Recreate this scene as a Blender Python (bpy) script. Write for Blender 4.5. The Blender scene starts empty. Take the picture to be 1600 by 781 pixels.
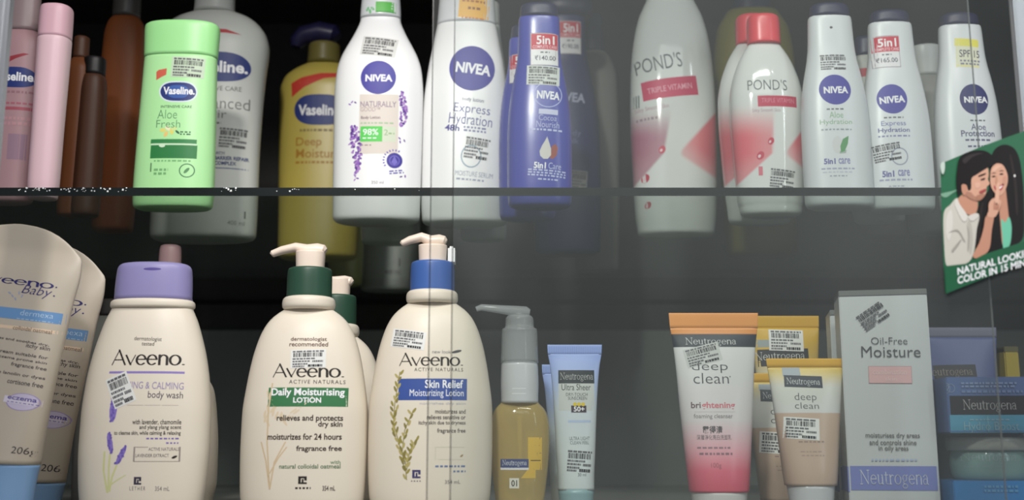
import bpy, bmesh, math, random
from mathutils import Vector, Matrix
from mathutils.bvhtree import BVHTree

scene = bpy.context.scene
COL = scene.collection

# ------------------------------------------------------------------ camera, world, lamps, exposure
F, CX, CY, HOR, CAMZ = 1715.0, 800.0, 390.5, 700.0, 0.0462
TH = math.atan((HOR - CY) / F)
ct, st = math.cos(TH), math.sin(TH)
cd = bpy.data.cameras.new('camera')
cam = bpy.data.objects.new('camera', cd)
COL.objects.link(cam)
cam.location = (0, 0, CAMZ)
cam.rotation_euler = (math.pi / 2 + TH, 0, 0)
cd.sensor_width = 36.0
cd.lens = 36.0 * F / 1600.0
cd.clip_start = 0.01
cd.dof.use_dof = True
cd.dof.focus_distance = 0.78
cd.dof.aperture_fstop = 7.0
scene.camera = cam

w = bpy.data.worlds.new('world')
scene.world = w
w.use_nodes = True
w.node_tree.nodes['Background'].inputs[0].default_value = (0.80, 0.86, 1.0, 1)
w.node_tree.nodes['Background'].inputs[1].default_value = 0.22


def lamp(name, loc, target, sx, sy, power, col):
    l = bpy.data.lights.new(name, 'AREA')
    l.shape = 'RECTANGLE'
    l.size, l.size_y, l.energy, l.color = sx, sy, power, col
    o = bpy.data.objects.new(name, l)
    COL.objects.link(o)
    o.location = loc
    o.rotation_euler = (Vector(target) - Vector(loc)).to_track_quat('-Z', 'Y').to_euler()


lamp('ceiling_tube_light', (0.24, 0.06, 0.98), (0.16, 0.9, 0.30), 0.60, 0.10, 7.5, (1.0, 0.965, 0.92))
lamp('window_daylight', (1.25, -0.75, 0.75), (0.30, 0.85, 0.2), 0.08, 1.0, 4.5, (0.90, 0.95, 1.0))
lamp('front_fill_lamp', (0.2, -1.3, 1.42), (0.15, 0.95, 0.2), 1.4, 0.4, 6.5, (0.95, 0.98, 1.0))  # added fill lamp in front, brightens the rear bottles
sl = bpy.data.lights.new('added_spot', 'SPOT')  # added spot, makes brightness fall off towards both ends of the rows
sl.energy, sl.spot_size, sl.spot_blend, sl.shadow_soft_size, sl.color = 41.0, math.radians(54), 1.0, 0.045, (1.0, 0.965, 0.92)
so = bpy.data.objects.new('added_spot', sl)
COL.objects.link(so)
so.location = (-0.20, -0.20, 0.80)
so.rotation_euler = (Vector((0.06, 0.85, 0.30)) - so.location).to_track_quat('-Z', 'Y').to_euler()

scene.view_settings.view_transform = 'Standard'
scene.view_settings.look = 'None'
scene.view_settings.gamma = 1.0
scene.view_settings.exposure = 0.0
scene.view_settings.use_curve_mapping = False
scene.cycles.transparent_max_bounces = 32

# ------------------------------------------------------------------ geometry of the view


def ray(px, py):
    dx, dy = (px - CX) / F, -(py - CY) / F
    return dx, ct - st * dy, st + ct * dy


def W(px, py, Y):
    """point of the plane y = Y seen at that pixel, and metres per pixel there"""
    d = ray(px, py)
    t = Y / d[1]
    return Vector((d[0] * t, Y, CAMZ + d[2] * t)), t / F


def depth_on(py, z):
    d = ray(800, py)
    return (z - CAMZ) / d[2] * d[1]


def proj(p):
    x, y, z = p[0], p[1], p[2] - CAMZ
    dep = y * ct + z * st
    return CX + F * x / dep, CY - F * (-y * st + z * ct) / dep


SHELF_Y = 0.80
Z_TOP = W(800, 293, SHELF_Y)[0].z
Z_BOT = W(800, 306, SHELF_Y)[0].z
BACK = 1.43

# ------------------------------------------------------------------ materials


def lin(c):
    return tuple(((v / 255) / 12.92 if v / 255 <= 0.04045 else ((v / 255 + 0.055) / 1.055) ** 2.4) for v in c) + (1,)


MATS = {}


def mat(name, rgb=(200, 200, 200), rough=0.4, spec=0.5, metal=0.0, bump=0.0, bscale=200.0, mottle=0.0):
    if name in MATS:
        return MATS[name]
    m = bpy.data.materials.new(name)
    m.use_nodes = True
    nt = m.node_tree
    b = nt.nodes['Principled BSDF']
    b.inputs['Base Color'].default_value = lin(rgb)
    b.inputs['Roughness'].default_value = rough
    b.inputs['Specular IOR Level'].default_value = spec
    b.inputs['Metallic'].default_value = metal
    if bump or mottle:
        tc = nt.nodes.new('ShaderNodeTexCoord')
        nz = nt.nodes.new('ShaderNodeTexNoise')
        nz.inputs['Scale'].default_value = bscale
        nt.links.new(tc.outputs['Object'], nz.inputs['Vector'])
        if bump:
            bp = nt.nodes.new('ShaderNodeBump')
            bp.inputs['Strength'].default_value = bump
            bp.inputs['Distance'].default_value = 0.001
            nt.links.new(nz.outputs['Fac'], bp.inputs['Height'])
            nt.links.new(bp.outputs['Normal'], b.inputs['Normal'])
        if mottle:
            mx = nt.nodes.new('ShaderNodeMix')
            mx.data_type = 'RGBA'
            c = lin(rgb)
            mx.inputs['A'].default_value = tuple(v * (1 - mottle) for v in c[:3]) + (1,)
            mx.inputs['B'].default_value = tuple(min(1, v * (1 + mottle)) for v in c[:3]) + (1,)
            nt.links.new(nz.outputs['Fac'], mx.inputs['Factor'])
            nt.links.new(mx.outputs['Result'], b.inputs['Base Color'])
    MATS[name] = m
    return m


def ink(r, g, b, rough=0.45):
    return mat('ink_%d_%d_%d' % (r, g, b), (r, g, b), rough, 0.3)


def grad_mat(name, stops, rough=0.35, spec=0.5):
    """printed colour that changes with height: stops = [(z, rgb)] in the thing's own metres"""
    m = bpy.data.materials.new(name)
    m.use_nodes = True
    nt = m.node_tree
    b = nt.nodes['Principled BSDF']
    b.inputs['Roughness'].default_value = rough
    b.inputs['Specular IOR Level'].default_value = spec
    tc = nt.nodes.new('ShaderNodeTexCoord')
    sp = nt.nodes.new('ShaderNodeSeparateXYZ')
    mr = nt.nodes.new('ShaderNodeMapRange')
    rp = nt.nodes.new('ShaderNodeValToRGB')
    stops = sorted(stops, key=lambda s: s[0])
    z0, z1 = stops[0][0], stops[-1][0]
    mr.inputs['From Min'].default_value = z0
    mr.inputs['From Max'].default_value = z1
    el = rp.color_ramp.elements
    while len(el) < len(stops):
        el.new(0.5)
    for i, (z, c) in enumerate(stops):
        el[i].position = (z - z0) / (z1 - z0)
    for i, (z, c) in enumerate(stops):
        el[i].color = lin(c)
    nt.links.new(tc.outputs['Object'], sp.inputs[0])
    nt.links.new(sp.outputs['Z'], mr.inputs['Value'])
    nt.links.new(mr.outputs['Result'], rp.inputs['Fac'])
    nt.links.new(rp.outputs['Color'], b.inputs['Base Color'])
    return m


def attr_mat(name, rough=0.3, spec=0.5):
    m = bpy.data.materials.new(name)
    m.use_nodes = True
    b = m.node_tree.nodes['Principled BSDF']
    a = m.node_tree.nodes.new('ShaderNodeAttribute')
    a.attribute_name = 'print'
    m.node_tree.links.new(a.outputs['Color'], b.inputs['Base Color'])
    b.inputs['Roughness'].default_value = rough
    b.inputs['Specular IOR Level'].default_value = spec
    return m


def clear_mat(name, tint=(0.95, 0.97, 0.96), base=0.03, edge=0.7, haze=0.0, haze_rgb=(200, 202, 198), scale=3.0,
              haze_add=0.0, rough=0.03):
    """thin clear pane or film: see-through with an angle-dependent reflection and a pale haze painted in for reflections"""
    m = bpy.data.materials.new(name)
    m.use_nodes = True
    nt = m.node_tree
    nt.nodes.remove(nt.nodes['Principled BSDF'])
    out = nt.nodes['Material Output']
    tr = nt.nodes.new('ShaderNodeBsdfTransparent')
    tr.inputs[0].default_value = tint + (1,)
    gl = nt.nodes.new('ShaderNodeBsdfGlossy')
    gl.inputs['Roughness'].default_value = rough
    lw = nt.nodes.new('ShaderNodeLayerWeight')
    lw.inputs['Blend'].default_value = 0.5
    pw = nt.nodes.new('ShaderNodeMath'); pw.operation = 'POWER'; pw.inputs[1].default_value = 5
    ma = nt.nodes.new('ShaderNodeMath'); ma.operation = 'MULTIPLY_ADD'
    ma.inputs[1].default_value, ma.inputs[2].default_value = edge, base
    nt.links.new(lw.outputs['Facing'], pw.inputs[0])
    nt.links.new(pw.outputs[0], ma.inputs[0])
    mx = nt.nodes.new('ShaderNodeMixShader')
    nt.links.new(ma.outputs[0], mx.inputs[0])
    nt.links.new(tr.outputs[0], mx.inputs[1])
    nt.links.new(gl.outputs[0], mx.inputs[2])
    last = mx
    if haze or haze_add:  # pale diffuse haze mixed in to imitate room reflections on the glass
        df = nt.nodes.new('ShaderNodeBsdfDiffuse')
        df.inputs[0].default_value = lin(haze_rgb)
        tc = nt.nodes.new('ShaderNodeTexCoord')
        nz = nt.nodes.new('ShaderNodeTexNoise')
        nz.inputs['Scale'].default_value = scale
        nz.inputs['Detail'].default_value = 4
        nt.links.new(tc.outputs['Object'], nz.inputs['Vector'])
        rp = nt.nodes.new('ShaderNodeMapRange')
        rp.inputs['From Min'].default_value, rp.inputs['From Max'].default_value = 0.3, 0.75
        rp.inputs['To Min'].default_value, rp.inputs['To Max'].default_value = haze_add, haze_add + haze
        nt.links.new(nz.outputs['Fac'], rp.inputs['Value'])
        m2 = nt.nodes.new('ShaderNodeMixShader')
        nt.links.new(rp.outputs['Result'], m2.inputs[0])
        nt.links.new(mx.outputs[0], m2.inputs[1])
        nt.links.new(df.outputs[0], m2.inputs[2])
        last = m2
    nt.links.new(last.outputs[0], out.inputs['Surface'])
    return m


def milky_mat(name, rgb, clear=0.5, tint=(0.9, 0.9, 0.9), rough=0.15, gloss=0.06):
    """translucent plastic or liquid: part see-through, part its own colour"""
    m = bpy.data.materials.new(name)
    m.use_nodes = True
    nt = m.node_tree
    b = nt.nodes['Principled BSDF']
    b.inputs['Base Color'].default_value = lin(rgb)
    b.inputs['Roughness'].default_value = rough
    tr = nt.nodes.new('ShaderNodeBsdfTransparent')
    tr.inputs[0].default_value = tint + (1,)
    mx = nt.nodes.new('ShaderNodeMixShader')
    mx.inputs[0].default_value = clear
    nt.links.new(b.outputs[0], mx.inputs[1])
    nt.links.new(tr.outputs[0], mx.inputs[2])
    nt.links.new(mx.outputs[0], nt.nodes['Material Output'].inputs['Surface'])
    return m


# ------------------------------------------------------------------ flat lettering and shapes (2D meshes)
_tc = {}


def text2d(s, bold=0.0, shear=0.0, space=1.0):
    key = (s, bold, shear, space)
    if key in _tc:
        return _tc[key]
    cu = bpy.data.curves.new('t', 'FONT')
    cu.body = s
    cu.offset = bold
    cu.shear = shear
    cu.space_character = space
    cu.resolution_u = 3
    ob = bpy.data.objects.new('t', cu)
    COL.objects.link(ob)
    dg = bpy.context.evaluated_depsgraph_get()
    dg.update()
    me = bpy.data.meshes.new_from_object(ob.evaluated_get(dg))
    vs = [(v.co.x, v.co.y) for v in me.vertices]
    fs = [tuple(p.vertices) for p in me.polygons]
    bpy.data.objects.remove(ob)
    bpy.data.curves.remove(cu)
    bpy.data.meshes.remove(me)
    _tc[key] = (vs, fs)
    return vs, fs


def arc(cx, cy, rx, ry, a0, a1, n=14):
    return [(cx + rx * math.cos(math.radians(a0 + (a1 - a0) * i / n)),
             cy + ry * math.sin(math.radians(a0 + (a1 - a0) * i / n))) for i in range(n + 1)]


T_, t_ = 1.0, 0.35
# strokes: (points, thickness factor); pen is wide across and thin up-down
GL = {
    'A': (0.86, [([(0.02, 0), (0.43, 1)], t_), ([(0.43, 1), (0.84, 0)], T_), ([(0.16, .33), (0.68, .33)], t_)]),
    'v': (0.60, [([(0.02, .64), (0.30, 0)], T_), ([(0.30, 0), (0.58, .64)], t_)]),
    'e': (0.64, [([(0.05, .36), (0.58, .36)], t_), (arc(.32, .33, .27, .33, 5, 315, 20), .9)]),
    'n': (0.64, [([(0.10, .66), (0.10, 0)], T_), ([(.10, .42)] + arc(.33, .42, .22, .24, 150, 0, 10) + [(.55, 0)], T_)]),
    'o': (0.70, [(arc(.34, .33, .29, .33, 0, 360, 26), .95)]),
    'N': (0.98, [([(.12, 0), (.12, 1)], .4), ([(.12, 1), (.82, 0)], T_), ([(.82, 0), (.82, 1)], .4),
                 ([(0, 1), (.14, 1)], t_), ([(0, 0), (.24, 0)], t_), ([(.70, 1), (.94, 1)], t_)]),
    'u': (0.66, [([(.12, .66), (.12, .22)] + arc(.30, .2, .18, .2, 180, 320, 8), .9), ([(.52, .66), (.52, 0)], T_),
                 ([(.02, .66), (.12, .66)], t_), ([(.42, .66), (.52, .66)], t_), ([(.52, 0), (.62, 0)], t_)]),
    't': (0.42, [([(.17, .86), (.17, .16)] + arc(.29, .14, .12, .14, 180, 300, 6), .9), ([(.02, .66), (.36, .66)], t_)]),
    'r': (0.48, [([(.12, .66), (.12, 0)], T_), ([(.12, .42), (.22, .60), (.34, .66), (.44, .60)], .8), ([(.02, 0), (.24, 0)], t_),
                 ([(.02, .66), (.12, .66)], t_)]),
    'g': (0.60, [(arc(.27, .43, .19, .22, 0, 360, 18), .8), (arc(.28, -.14, .24, .15, 0, 360, 18), .7),
                 ([(.18, .24), (.12, .10), (.22, .03), (.40, 0)], .5), ([(.42, .58), (.54, .66)], .6)]),
    'a': (0.58, [([(.10, .54)] + arc(.28, .48, .17, .18, 130, 0, 8) + [(.45, .08), (.54, 0)], .9),
                 (arc(.26, .19, .19, .19, 60, 330, 14), .7)]),
    'E': (0.62, [([(.12, 0), (.12, 1)], T_), ([(.12, 1), (.55, 1)], t_), ([(.12, .52), (.5, .52)], t_), ([(.12, 0), (.56, 0)], t_)]),
    '.': (0.22, [([(.08, .04), (.1, .04)], .9)]),
}


def nib2d(word, pen=0.15, thin=0.055, gap=0.06):
    key = ('nib', word, pen, thin, gap)
    if key in _tc:
        return _tc[key]
    vs, fs = [], []
    x = 0.0
    for ch in word:
        adv, strokes = GL[ch]
        for pts, k in strokes:
            pw, ph = pen * k / 2, thin / 2
            for (ax, ay), (bx, by) in zip(pts, pts[1:]):
                # convex hull of the pen ellipse at both ends
                dx, dy = bx - ax, by - ay
                L = math.hypot(dx, dy) or 1e-6
                pt = []
                for j in range(10):
                    a = 2 * math.pi * j / 10
                    ex, ey = pw * math.cos(a), ph * math.sin(a)
                    # support choice: ends of the hull
                    if ex * dx + ey * dy >= 0:
                        pt.append((bx + ex, by + ey))
                    else:
                        pt.append((ax + ex, ay + ey))
                i0 = len(vs)
                vs += [(x + p[0], p[1]) for p in pt]
                fs.append(tuple(range(i0, i0 + 10)))
        x += adv + gap
    _tc[key] = (vs, fs)
    return vs, fs


def grid2d(nx, ny):
    vs = [(i / nx, j / ny) for j in range(ny + 1) for i in range(nx + 1)]
    fs = [(j * (nx + 1) + i, j * (nx + 1) + i + 1, (j + 1) * (nx + 1) + i + 1, (j + 1) * (nx + 1) + i)
          for j in range(ny) for i in range(nx)]
    return vs, fs


def disc2d(n=40, rings=5, r0=0.0):
    vs, fs = [], []
    for k in range(rings + 1):
        r = r0 + (1 - r0) * k / rings
        for i in range(n):
            a = 2 * math.pi * i / n
            vs.append((0.5 + 0.5 * r * math.cos(a), 0.5 + 0.5 * r * math.sin(a)))
    for k in range(rings):
        for i in range(n):
            j = (i + 1) % n
            fs.append((k * n + i, (k + 1) * n + i, (k + 1) * n + j, k * n + j))
    return vs, fs


# ------------------------------------------------------------------ solids


def pchip(xs, ys, x):
    n = len(xs)
    if x <= xs[0]:
        return ys[0]
    if x >= xs[-1]:
        return ys[-1]
    h = [xs[i + 1] - xs[i] for i in range(n - 1)]
    d = [(ys[i + 1] - ys[i]) / h[i] for i in range(n - 1)]
    m = [0.0] * n
    m[0], m[-1] = d[0], d[-1]
    for i in range(1, n - 1):
        if d[i - 1] * d[i] > 0:
            w1, w2 = 2 * h[i] + h[i - 1], h[i] + 2 * h[i - 1]
            m[i] = (w1 + w2) / (w1 / d[i - 1] + w2 / d[i])
    for i in range(n - 1):
        if x <= xs[i + 1]:
            t = (x - xs[i]) / h[i]
            return (ys[i] * (1 + 2 * t) * (1 - t) ** 2 + h[i] * m[i] * t * (1 - t) ** 2
                    + ys[i + 1] * t * t * (3 - 2 * t) + h[i] * m[i + 1] * t * t * (t - 1))


def add_loft(bm, keys, seg=64, step=0.003, top=True, bottom=True, mi=0):
    """keys = [(z, half width, half depth, exponent)] from the base up"""
    keys = sorted(keys, key=lambda k: k[0])
    zs = [k[0] for k in keys]
    cols = [[k[i] for k in keys] for i in (1, 2, 3)]
    samples = []
    for a, b in zip(zs, zs[1:]):
        n = max(2, int((b - a) / step + 0.99))
        samples += [a + (b - a) * i / n for i in range(n)]
    samples.append(zs[-1])
    rings = []
    for z in samples:
        a, b, n = (pchip(zs, c, z) for c in cols)
        r = []
        for i in range(seg):
            t = 2 * math.pi * i / seg
            c, s = math.cos(t), math.sin(t)
            x = a * math.copysign(abs(c) ** (2 / n), c)
            y = b * math.copysign(abs(s) ** (2 / n), s)
            r.append(bm.verts.new((x, y, z)))
        rings.append(r)
    fs = []
    for r0, r1 in zip(rings, rings[1:]):
        for i in range(seg):
            j = (i + 1) % seg
            fs.append(bm.faces.new((r0[i], r0[j], r1[j], r1[i])))
    if bottom:
        fs.append(bm.faces.new(list(reversed(rings[0]))))
    if top:
        fs.append(bm.faces.new(rings[-1]))
    for f in fs:
        f.material_index = mi
        f.smooth = True
    return fs


def add_sweep(bm, pts, radii, seg=20, mi=0, flat=1.0):
    """tube along pts (in the xz plane or any), radii per point; flat squashes its depth"""
    pts = [Vector(p) for p in pts]
    rings = []
    side = Vector((0, 1, 0))
    for i, p in enumerate(pts):
        tg = (pts[min(i + 1, len(pts) - 1)] - pts[max(i - 1, 0)]).normalized()
        up = tg.cross(side).normalized()
        sd = up.cross(tg).normalized()
        r = radii[i]
        rings.append([bm.verts.new(p + up * r * math.cos(2 * math.pi * k / seg) + sd * r * flat * math.sin(2 * math.pi * k / seg))
                      for k in range(seg)])
    for r0, r1 in zip(rings, rings[1:]):
        for i in range(seg):
            j = (i + 1) % seg
            f = bm.faces.new((r0[i], r0[j], r1[j], r1[i])); f.smooth = True; f.material_index = mi
    for r in (list(reversed(rings[0])), rings[-1]):
        f = bm.faces.new(r); f.material_index = mi
    bmesh.ops.recalc_face_normals(bm, faces=bm.faces)


def add_box(bm, lo, hi, mi=0, bevel=0.0):
    r = bmesh.ops.create_cube(bm, size=1.0)
    lo, hi = Vector(lo), Vector(hi)
    for v in r['verts']:
        v.co = Vector((lo[i] + (v.co[i] + 0.5) * (hi[i] - lo[i]) for i in range(3)))
    fs = list({f for v in r['verts'] for f in v.link_faces})
    for f in fs:
        f.material_index = mi
    if bevel:
        es = list({e for v in r['verts'] for e in v.link_edges})
        rb = bmesh.ops.bevel(bm, geom=es, offset=bevel, segments=2, affect='EDGES')
        for f in rb['faces']:
            f.material_index = mi
    return fs


def sharpen(bm, deg=38):
    for e in bm.edges:
        if len(e.link_faces) == 2:
            e.smooth = e.calc_face_angle(0) < math.radians(deg)


# ------------------------------------------------------------------ things and parts


def link(name, bm, mats, parent=None, label=None):
    me = bpy.data.meshes.new(name)
    bm.to_mesh(me)
    bm.free()
    for m in mats:
        me.materials.append(m)
    o = bpy.data.objects.new(name, me)
    COL.objects.link(o)
    if parent:
        o.parent = parent
    if label:
        o['label'] = label
    return o


class Part:
    def __init__(s, thing, name, parent=None, label=None):
        s.t, s.name, s.bm, s.mats, s.parent, s.label = thing, name, bmesh.new(), [], parent, label
        s.bvh, s.front, s.host, s.obj, s.pf = None, 0.0, None, None, None
        thing.parts.append(s)

    def slot(s, m):
        if m not in s.mats:
            s.mats.append(m)
        return s.mats.index(m)

    def tree(s):
        if s.bvh is None:
            s.bm.verts.index_update()
            s.bvh = BVHTree.FromBMesh(s.bm)
            s.front = -min(v.co.y for v in s.bm.verts)
            s.base = len(s.bm.verts)
        return s.bvh

    # ---- printing on the surface.  Boxes are (left, top, right, bottom) read off the photo
    def local(s, px, py):
        h = s.host or s
        h.tree()
        return s.t.loc(px, py, h.front)

    def stamp(s, shape, frame, m, layer=1, maxlen=0.003):
        """shape = 2D mesh in 0..1 or its own units; frame(u, v) -> local (x, z)"""
        h = s.host or s
        bvh = h.tree()
        tb = bmesh.new()
        vs = [tb.verts.new((*frame(u, v), 0)) for u, v in shape[0]]
        for f in shape[1]:
            try:
                tb.faces.new([vs[i] for i in f])
            except ValueError:
                pass
        for _ in range(5):
            es = [e for e in tb.edges if e.calc_length() > maxlen]
            if not es:
                break
            bmesh.ops.triangulate(tb, faces=[f for f in tb.faces if len(f.verts) > 4])
            es = [e for e in tb.edges if e.calc_length() > maxlen]
            if not es:
                break
            bmesh.ops.subdivide_edges(tb, edges=es, cuts=1, use_grid_fill=True)
        mi = s.slot(m)
        new = {}
        for v in tb.verts:
            hit = bvh.ray_cast(Vector((v.co.x, -1.0, v.co.y)), Vector((0, 1, 0)))
            if hit[0] is not None:
                n = hit[1] if hit[1].y < 0 else -hit[1]
                new[v] = s.bm.verts.new(hit[0] + n * (0.00026 * layer) + Vector((0, -0.00006 * layer, 0)))
        for f in tb.faces:
            if all(v in new for v in f.verts):
                q = [new[v] for v in f.verts]
                nf = s.bm.faces.new(q)
                nf.normal_update()
                if nf.normal.y > 0:
                    nf.normal_flip()
                nf.material_index = mi
                nf.smooth = True
        tb.free()

    def boxframe(s, box, rot=0.0, lo=(0, 0), hi=(1, 1), skew=0.0):
        x0, z1 = s.local(box[0], box[1])
        x1, z0 = s.local(box[2], box[3])
        cx, cz = (x0 + x1) / 2, (z0 + z1) / 2
        c, sn = math.cos(math.radians(rot)), math.sin(math.radians(rot))

        def fr(u, v):
            a = x0 + (u - lo[0]) / (hi[0] - lo[0]) * (x1 - x0) - cx
            b = z0 + (v - lo[1]) / (hi[1] - lo[1]) * (z1 - z0) - cz
            b += skew * a
            return cx + a * c - b * sn, cz + a * sn + b * c
        return fr

    def put(s, shape, box, m, layer=1, rot=0.0, fit=False, skew=0.0):
        if fit:
            us = [p[0] for p in shape[0]]
            ws = [p[1] for p in shape[0]]
            lo, hi = (min(us), min(ws)), (max(us), max(ws))
        else:
            lo, hi = (0, 0), (1, 1)
        s.stamp(shape, s.boxframe(box, rot, lo, hi, skew), m, layer)

    def text(s, txt, box, m, bold=0.0, layer=2, rot=0.0, shear=0.0, space=1.0, skew=0.0):
        sh = text2d(txt, bold, shear, space)
        if sh[0]:
            s.put(sh, box, m, layer, rot, True, skew)

    def nib(s, txt, box, m, pen=0.15, thin=0.055, layer=2, rot=0.0, skew=0.0, gap=0.06):
        s.put(nib2d(txt, pen, thin, gap), box, m, layer, rot, True, skew)

    def rect(s, box, m, layer=1, rot=0.0, skew=0.0):
        s.put(grid2d(1, 1), box, m, layer, rot, skew=skew)

    def disc(s, box, m, layer=1, ring=0.0, rot=0.0):
        s.put(disc2d(40, 2 if ring else 6, ring), box, m, layer, rot)

    def poly(s, pts, m, layer=1):
        loc = [s.local(*p) for p in pts]
        s.stamp((loc, [tuple(range(len(loc)))]), lambda u, v: (u, v), m, layer)

    def micro(s, box, m, rows=2, seed=1, layer=2, rot=0.0, fill=0.75, lo=2.5, hi=7.0):
        """rows of print too small to read"""
        rnd = random.Random(seed)
        vs, fs = [], []
        wpx = box[2] - box[0]
        for r in range(rows):
            y0, y1 = (rows - 1 - r + 0.22) / rows, (rows - 1 - r + 0.80) / rows
            x = 0.0 + rnd.random() * 0.02
            while x < 0.97:
                l = min(rnd.uniform(lo, hi) / wpx, 1 - x)
                i = len(vs)
                vs += [(x, y0), (x + l, y0), (x + l, y1), (x, y1)]
                fs.append((i, i + 1, i + 2, i + 3))
                x += l + (1.6 / wpx) * (1.0 / fill)
        s.put((vs, fs), box, m, layer, rot)

    def bars(s, box, m, n=26, seed=2, layer=2, rot=0.0):
        rnd = random.Random(seed)
        vs, fs = [], []
        x = 0.0
        unit = 1.0 / (n * 2)
        while x < 0.98:
            l = unit * rnd.choice((0.7, 1.0, 1.6, 2.2))
            i = len(vs)
            vs += [(x, 0), (min(1, x + l), 0), (min(1, x + l), 1), (x, 1)]
            fs.append((i, i + 1, i + 2, i + 3))
            x += l + unit * rnd.choice((0.7, 1.0, 1.5))
        s.put((vs, fs), box, m, layer, rot)

    def paint(s, fn):
        """printed colours fn(px, py) for the front of the surface"""
        s.pf = fn

    def finish(s):
        s.tree()
        bm = s.bm
        sharpen(bm)
        o = link(s.name, bm, s.mats, s.parent.obj if s.parent else s.t.root, s.label)
        if s.pf:
            at = o.data.color_attributes.new('print', 'FLOAT_COLOR', 'POINT')
            for i, v in enumerate(o.data.vertices):
                p = s.t.mw @ v.co
                at.data[i].color = s.pf(*proj(p)) if v.co.y < 0.006 else s.pf(-1, -1)
        s.obj = o


class Thing:
    def __init__(s, name, label, cat, cx, cy, Y, zb, group=None, lean=0.0, yaw=0.0):
        """stands at depth Y on height zb, its axis crossing the pixel (cx, cy)"""
        s.Y, s.zb, s.cx, s.cy = Y, zb, cx, cy
        P, _ = W(cx, cy, Y)
        X = P.x - math.tan(math.radians(lean)) * (P.z - zb)
        s.mw = Matrix.Translation((X, Y, zb)) @ Matrix.Rotation(math.radians(lean), 4, 'Y') @ Matrix.Rotation(math.radians(yaw), 4, 'Z')
        s.inv = s.mw.inverted()
        s.root = bpy.data.objects.new(name, None)
        s.root.empty_display_size = 0.02
        COL.objects.link(s.root)
        s.root.matrix_world = s.mw
        s.root['label'], s.root['category'] = label, cat
        if group:
            s.root['group'] = group
        s.parts = []

    def loc(s, px, py, front=0.0):
        p = s.inv @ W(px, py, s.Y - front)[0]
        return p.x, p.z

    def z(s, py):
        return s.loc(s.cx, py)[1]

    def part(s, name, m, parent=None, label=None):
        p = Part(s, name, parent, label)
        p.slot(m)
        return p

    def loft(s, name, m, keys, ratio=0.6, n=2.2, seg=64, step=0.003, floor=False, parent=None, label=None, base_r=0.84):
        """keys = [(py, half width px[, half depth px[, exponent]])]; floor rounds it off onto the shelf"""
        p = s.part(name, m, parent, label)
        ks = []
        for k in keys:
            _, sc = W(s.cx, k[0], s.Y)
            a = k[1] * sc
            b = (k[2] * sc) if len(k) > 2 and k[2] is not None else a * ratio
            ks.append((s.z(k[0]), a, b, k[3] if len(k) > 3 else n))
        ks.sort()
        if floor:
            z0, a, b, e = ks[0]
            ks = [k for k in ks if k[0] > 0.0085]
            ks = [(0.0002, a * base_r, b * base_r, e), (0.0012, a * (base_r * .4 + .6), b * (base_r * .4 + .6), e),
                  (0.004, a * .99, b * .99, e), (0.0075, a, b, e)] + ks
        add_loft(p.bm, ks, seg, step)
        return p

    def sticker(s, host, box, rot=0, seed=3, paper=(222, 222, 218), name='price_sticker', clear=False, bars=True, label=None):
        """small shop price label: barcode over lines of print"""
        pm = mat('sticker_paper_%d_%d_%d' % paper, paper, 0.5, 0.3)
        p = s.part(name, pm, None, label)
        p.host = host
        host.tree()
        x0, y0, x1, y1 = box
        w_, h_ = x1 - x0, y1 - y0
        if not clear:
            p.rect(box, pm, 2.2, rot)
        fr = p.boxframe(box, rot)
        dark = ink(38, 38, 42)
        grey = ink(95, 95, 98)

        def sub(u0, v0, u1, v1, kind, m, **k):
            # sub-box in the sticker's own frame
            def fr2(u, v):
                return fr(u0 + (u1 - u0) * u, v0 + (v1 - v0) * v)
            rnd = random.Random(k.get('seed', 1))
            vs, fs = [], []
            x = 0.0
            while x < 0.97:
                if kind == 'bar':
                    l, g = rnd.choice((.012, .02, .03, .045)), rnd.choice((.012, .02, .03))
                else:
                    l, g = rnd.uniform(.06, .2), .03
                l = min(l, 1 - x)
                i = len(vs)
                vs += [(x, 0), (x + l, 0), (x + l, 1), (x, 1)]
                fs.append((i, i + 1, i + 2, i + 3))
                x += l + g
            p.stamp((vs, fs), fr2, m, 3.2)
        sub(.06, .86, .94, .94, 'txt', grey, seed=seed)
        sub(.08, .60, .92, .83, 'bar', dark, seed=seed + 1)
        sub(.06, .46, .70, .54, 'txt', grey, seed=seed + 2)
        sub(.06, .32, .55, .40, 'txt', grey, seed=seed + 3)
        sub(.62, .30, .92, .40, 'txt', grey, seed=seed + 5)
        sub(.06, .17, .50, .26, 'txt', grey, seed=seed + 4)
        sub(.06, .05, .40, .13, 'txt', grey, seed=seed + 6)
        sub(.50, .05, .90, .18, 'txt', dark, seed=seed + 7)
        return p

    def done(s):
        bpy.context.view_layer.update()
        order = [p for p in s.parts if p.parent is None] + [p for p in s.parts if p.parent]
        for p in s.parts:
            (p.host or p).tree()
        for p in order:
            if not p.bm.verts:
                continue
            p.finish()
        return s.root


# ------------------------------------------------------------------ palette
CREAM = mat('cream_plastic', (223, 213, 196), 0.42, 0.4, bump=0.02, bscale=400)
PUMPC = mat('pump_cream_plastic', (232, 214, 198), 0.32, 0.5)
WHITE = mat('white_plastic', (238, 238, 238), 0.30, 0.5)
WHITE2 = mat('soft_white_plastic', (214, 216, 213), 0.36, 0.5)
GREYW = mat('greyish_white_plastic', (196, 198, 192), 0.42, 0.4)
NAVYCAP = mat('navy_cap_plastic', (34, 32, 66), 0.4, 0.4)
BLUE = mat('royal_blue_plastic', (72, 76, 164), 0.26, 0.6)
DBLUE = mat('deep_blue_plastic', (40, 44, 92), 0.35, 0.5)
LILAC = mat('lilac_plastic', (142, 136, 182), 0.42, 0.4)
GREENCAP = mat('dark_green_plastic', (42, 74, 58), 0.42, 0.4)
BLUECAP = mat('mid_blue_plastic', (64, 98, 164), 0.42, 0.4)
VGREEN = mat('light_green_plastic', (176, 232, 164), 0.38, 0.45)
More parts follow.
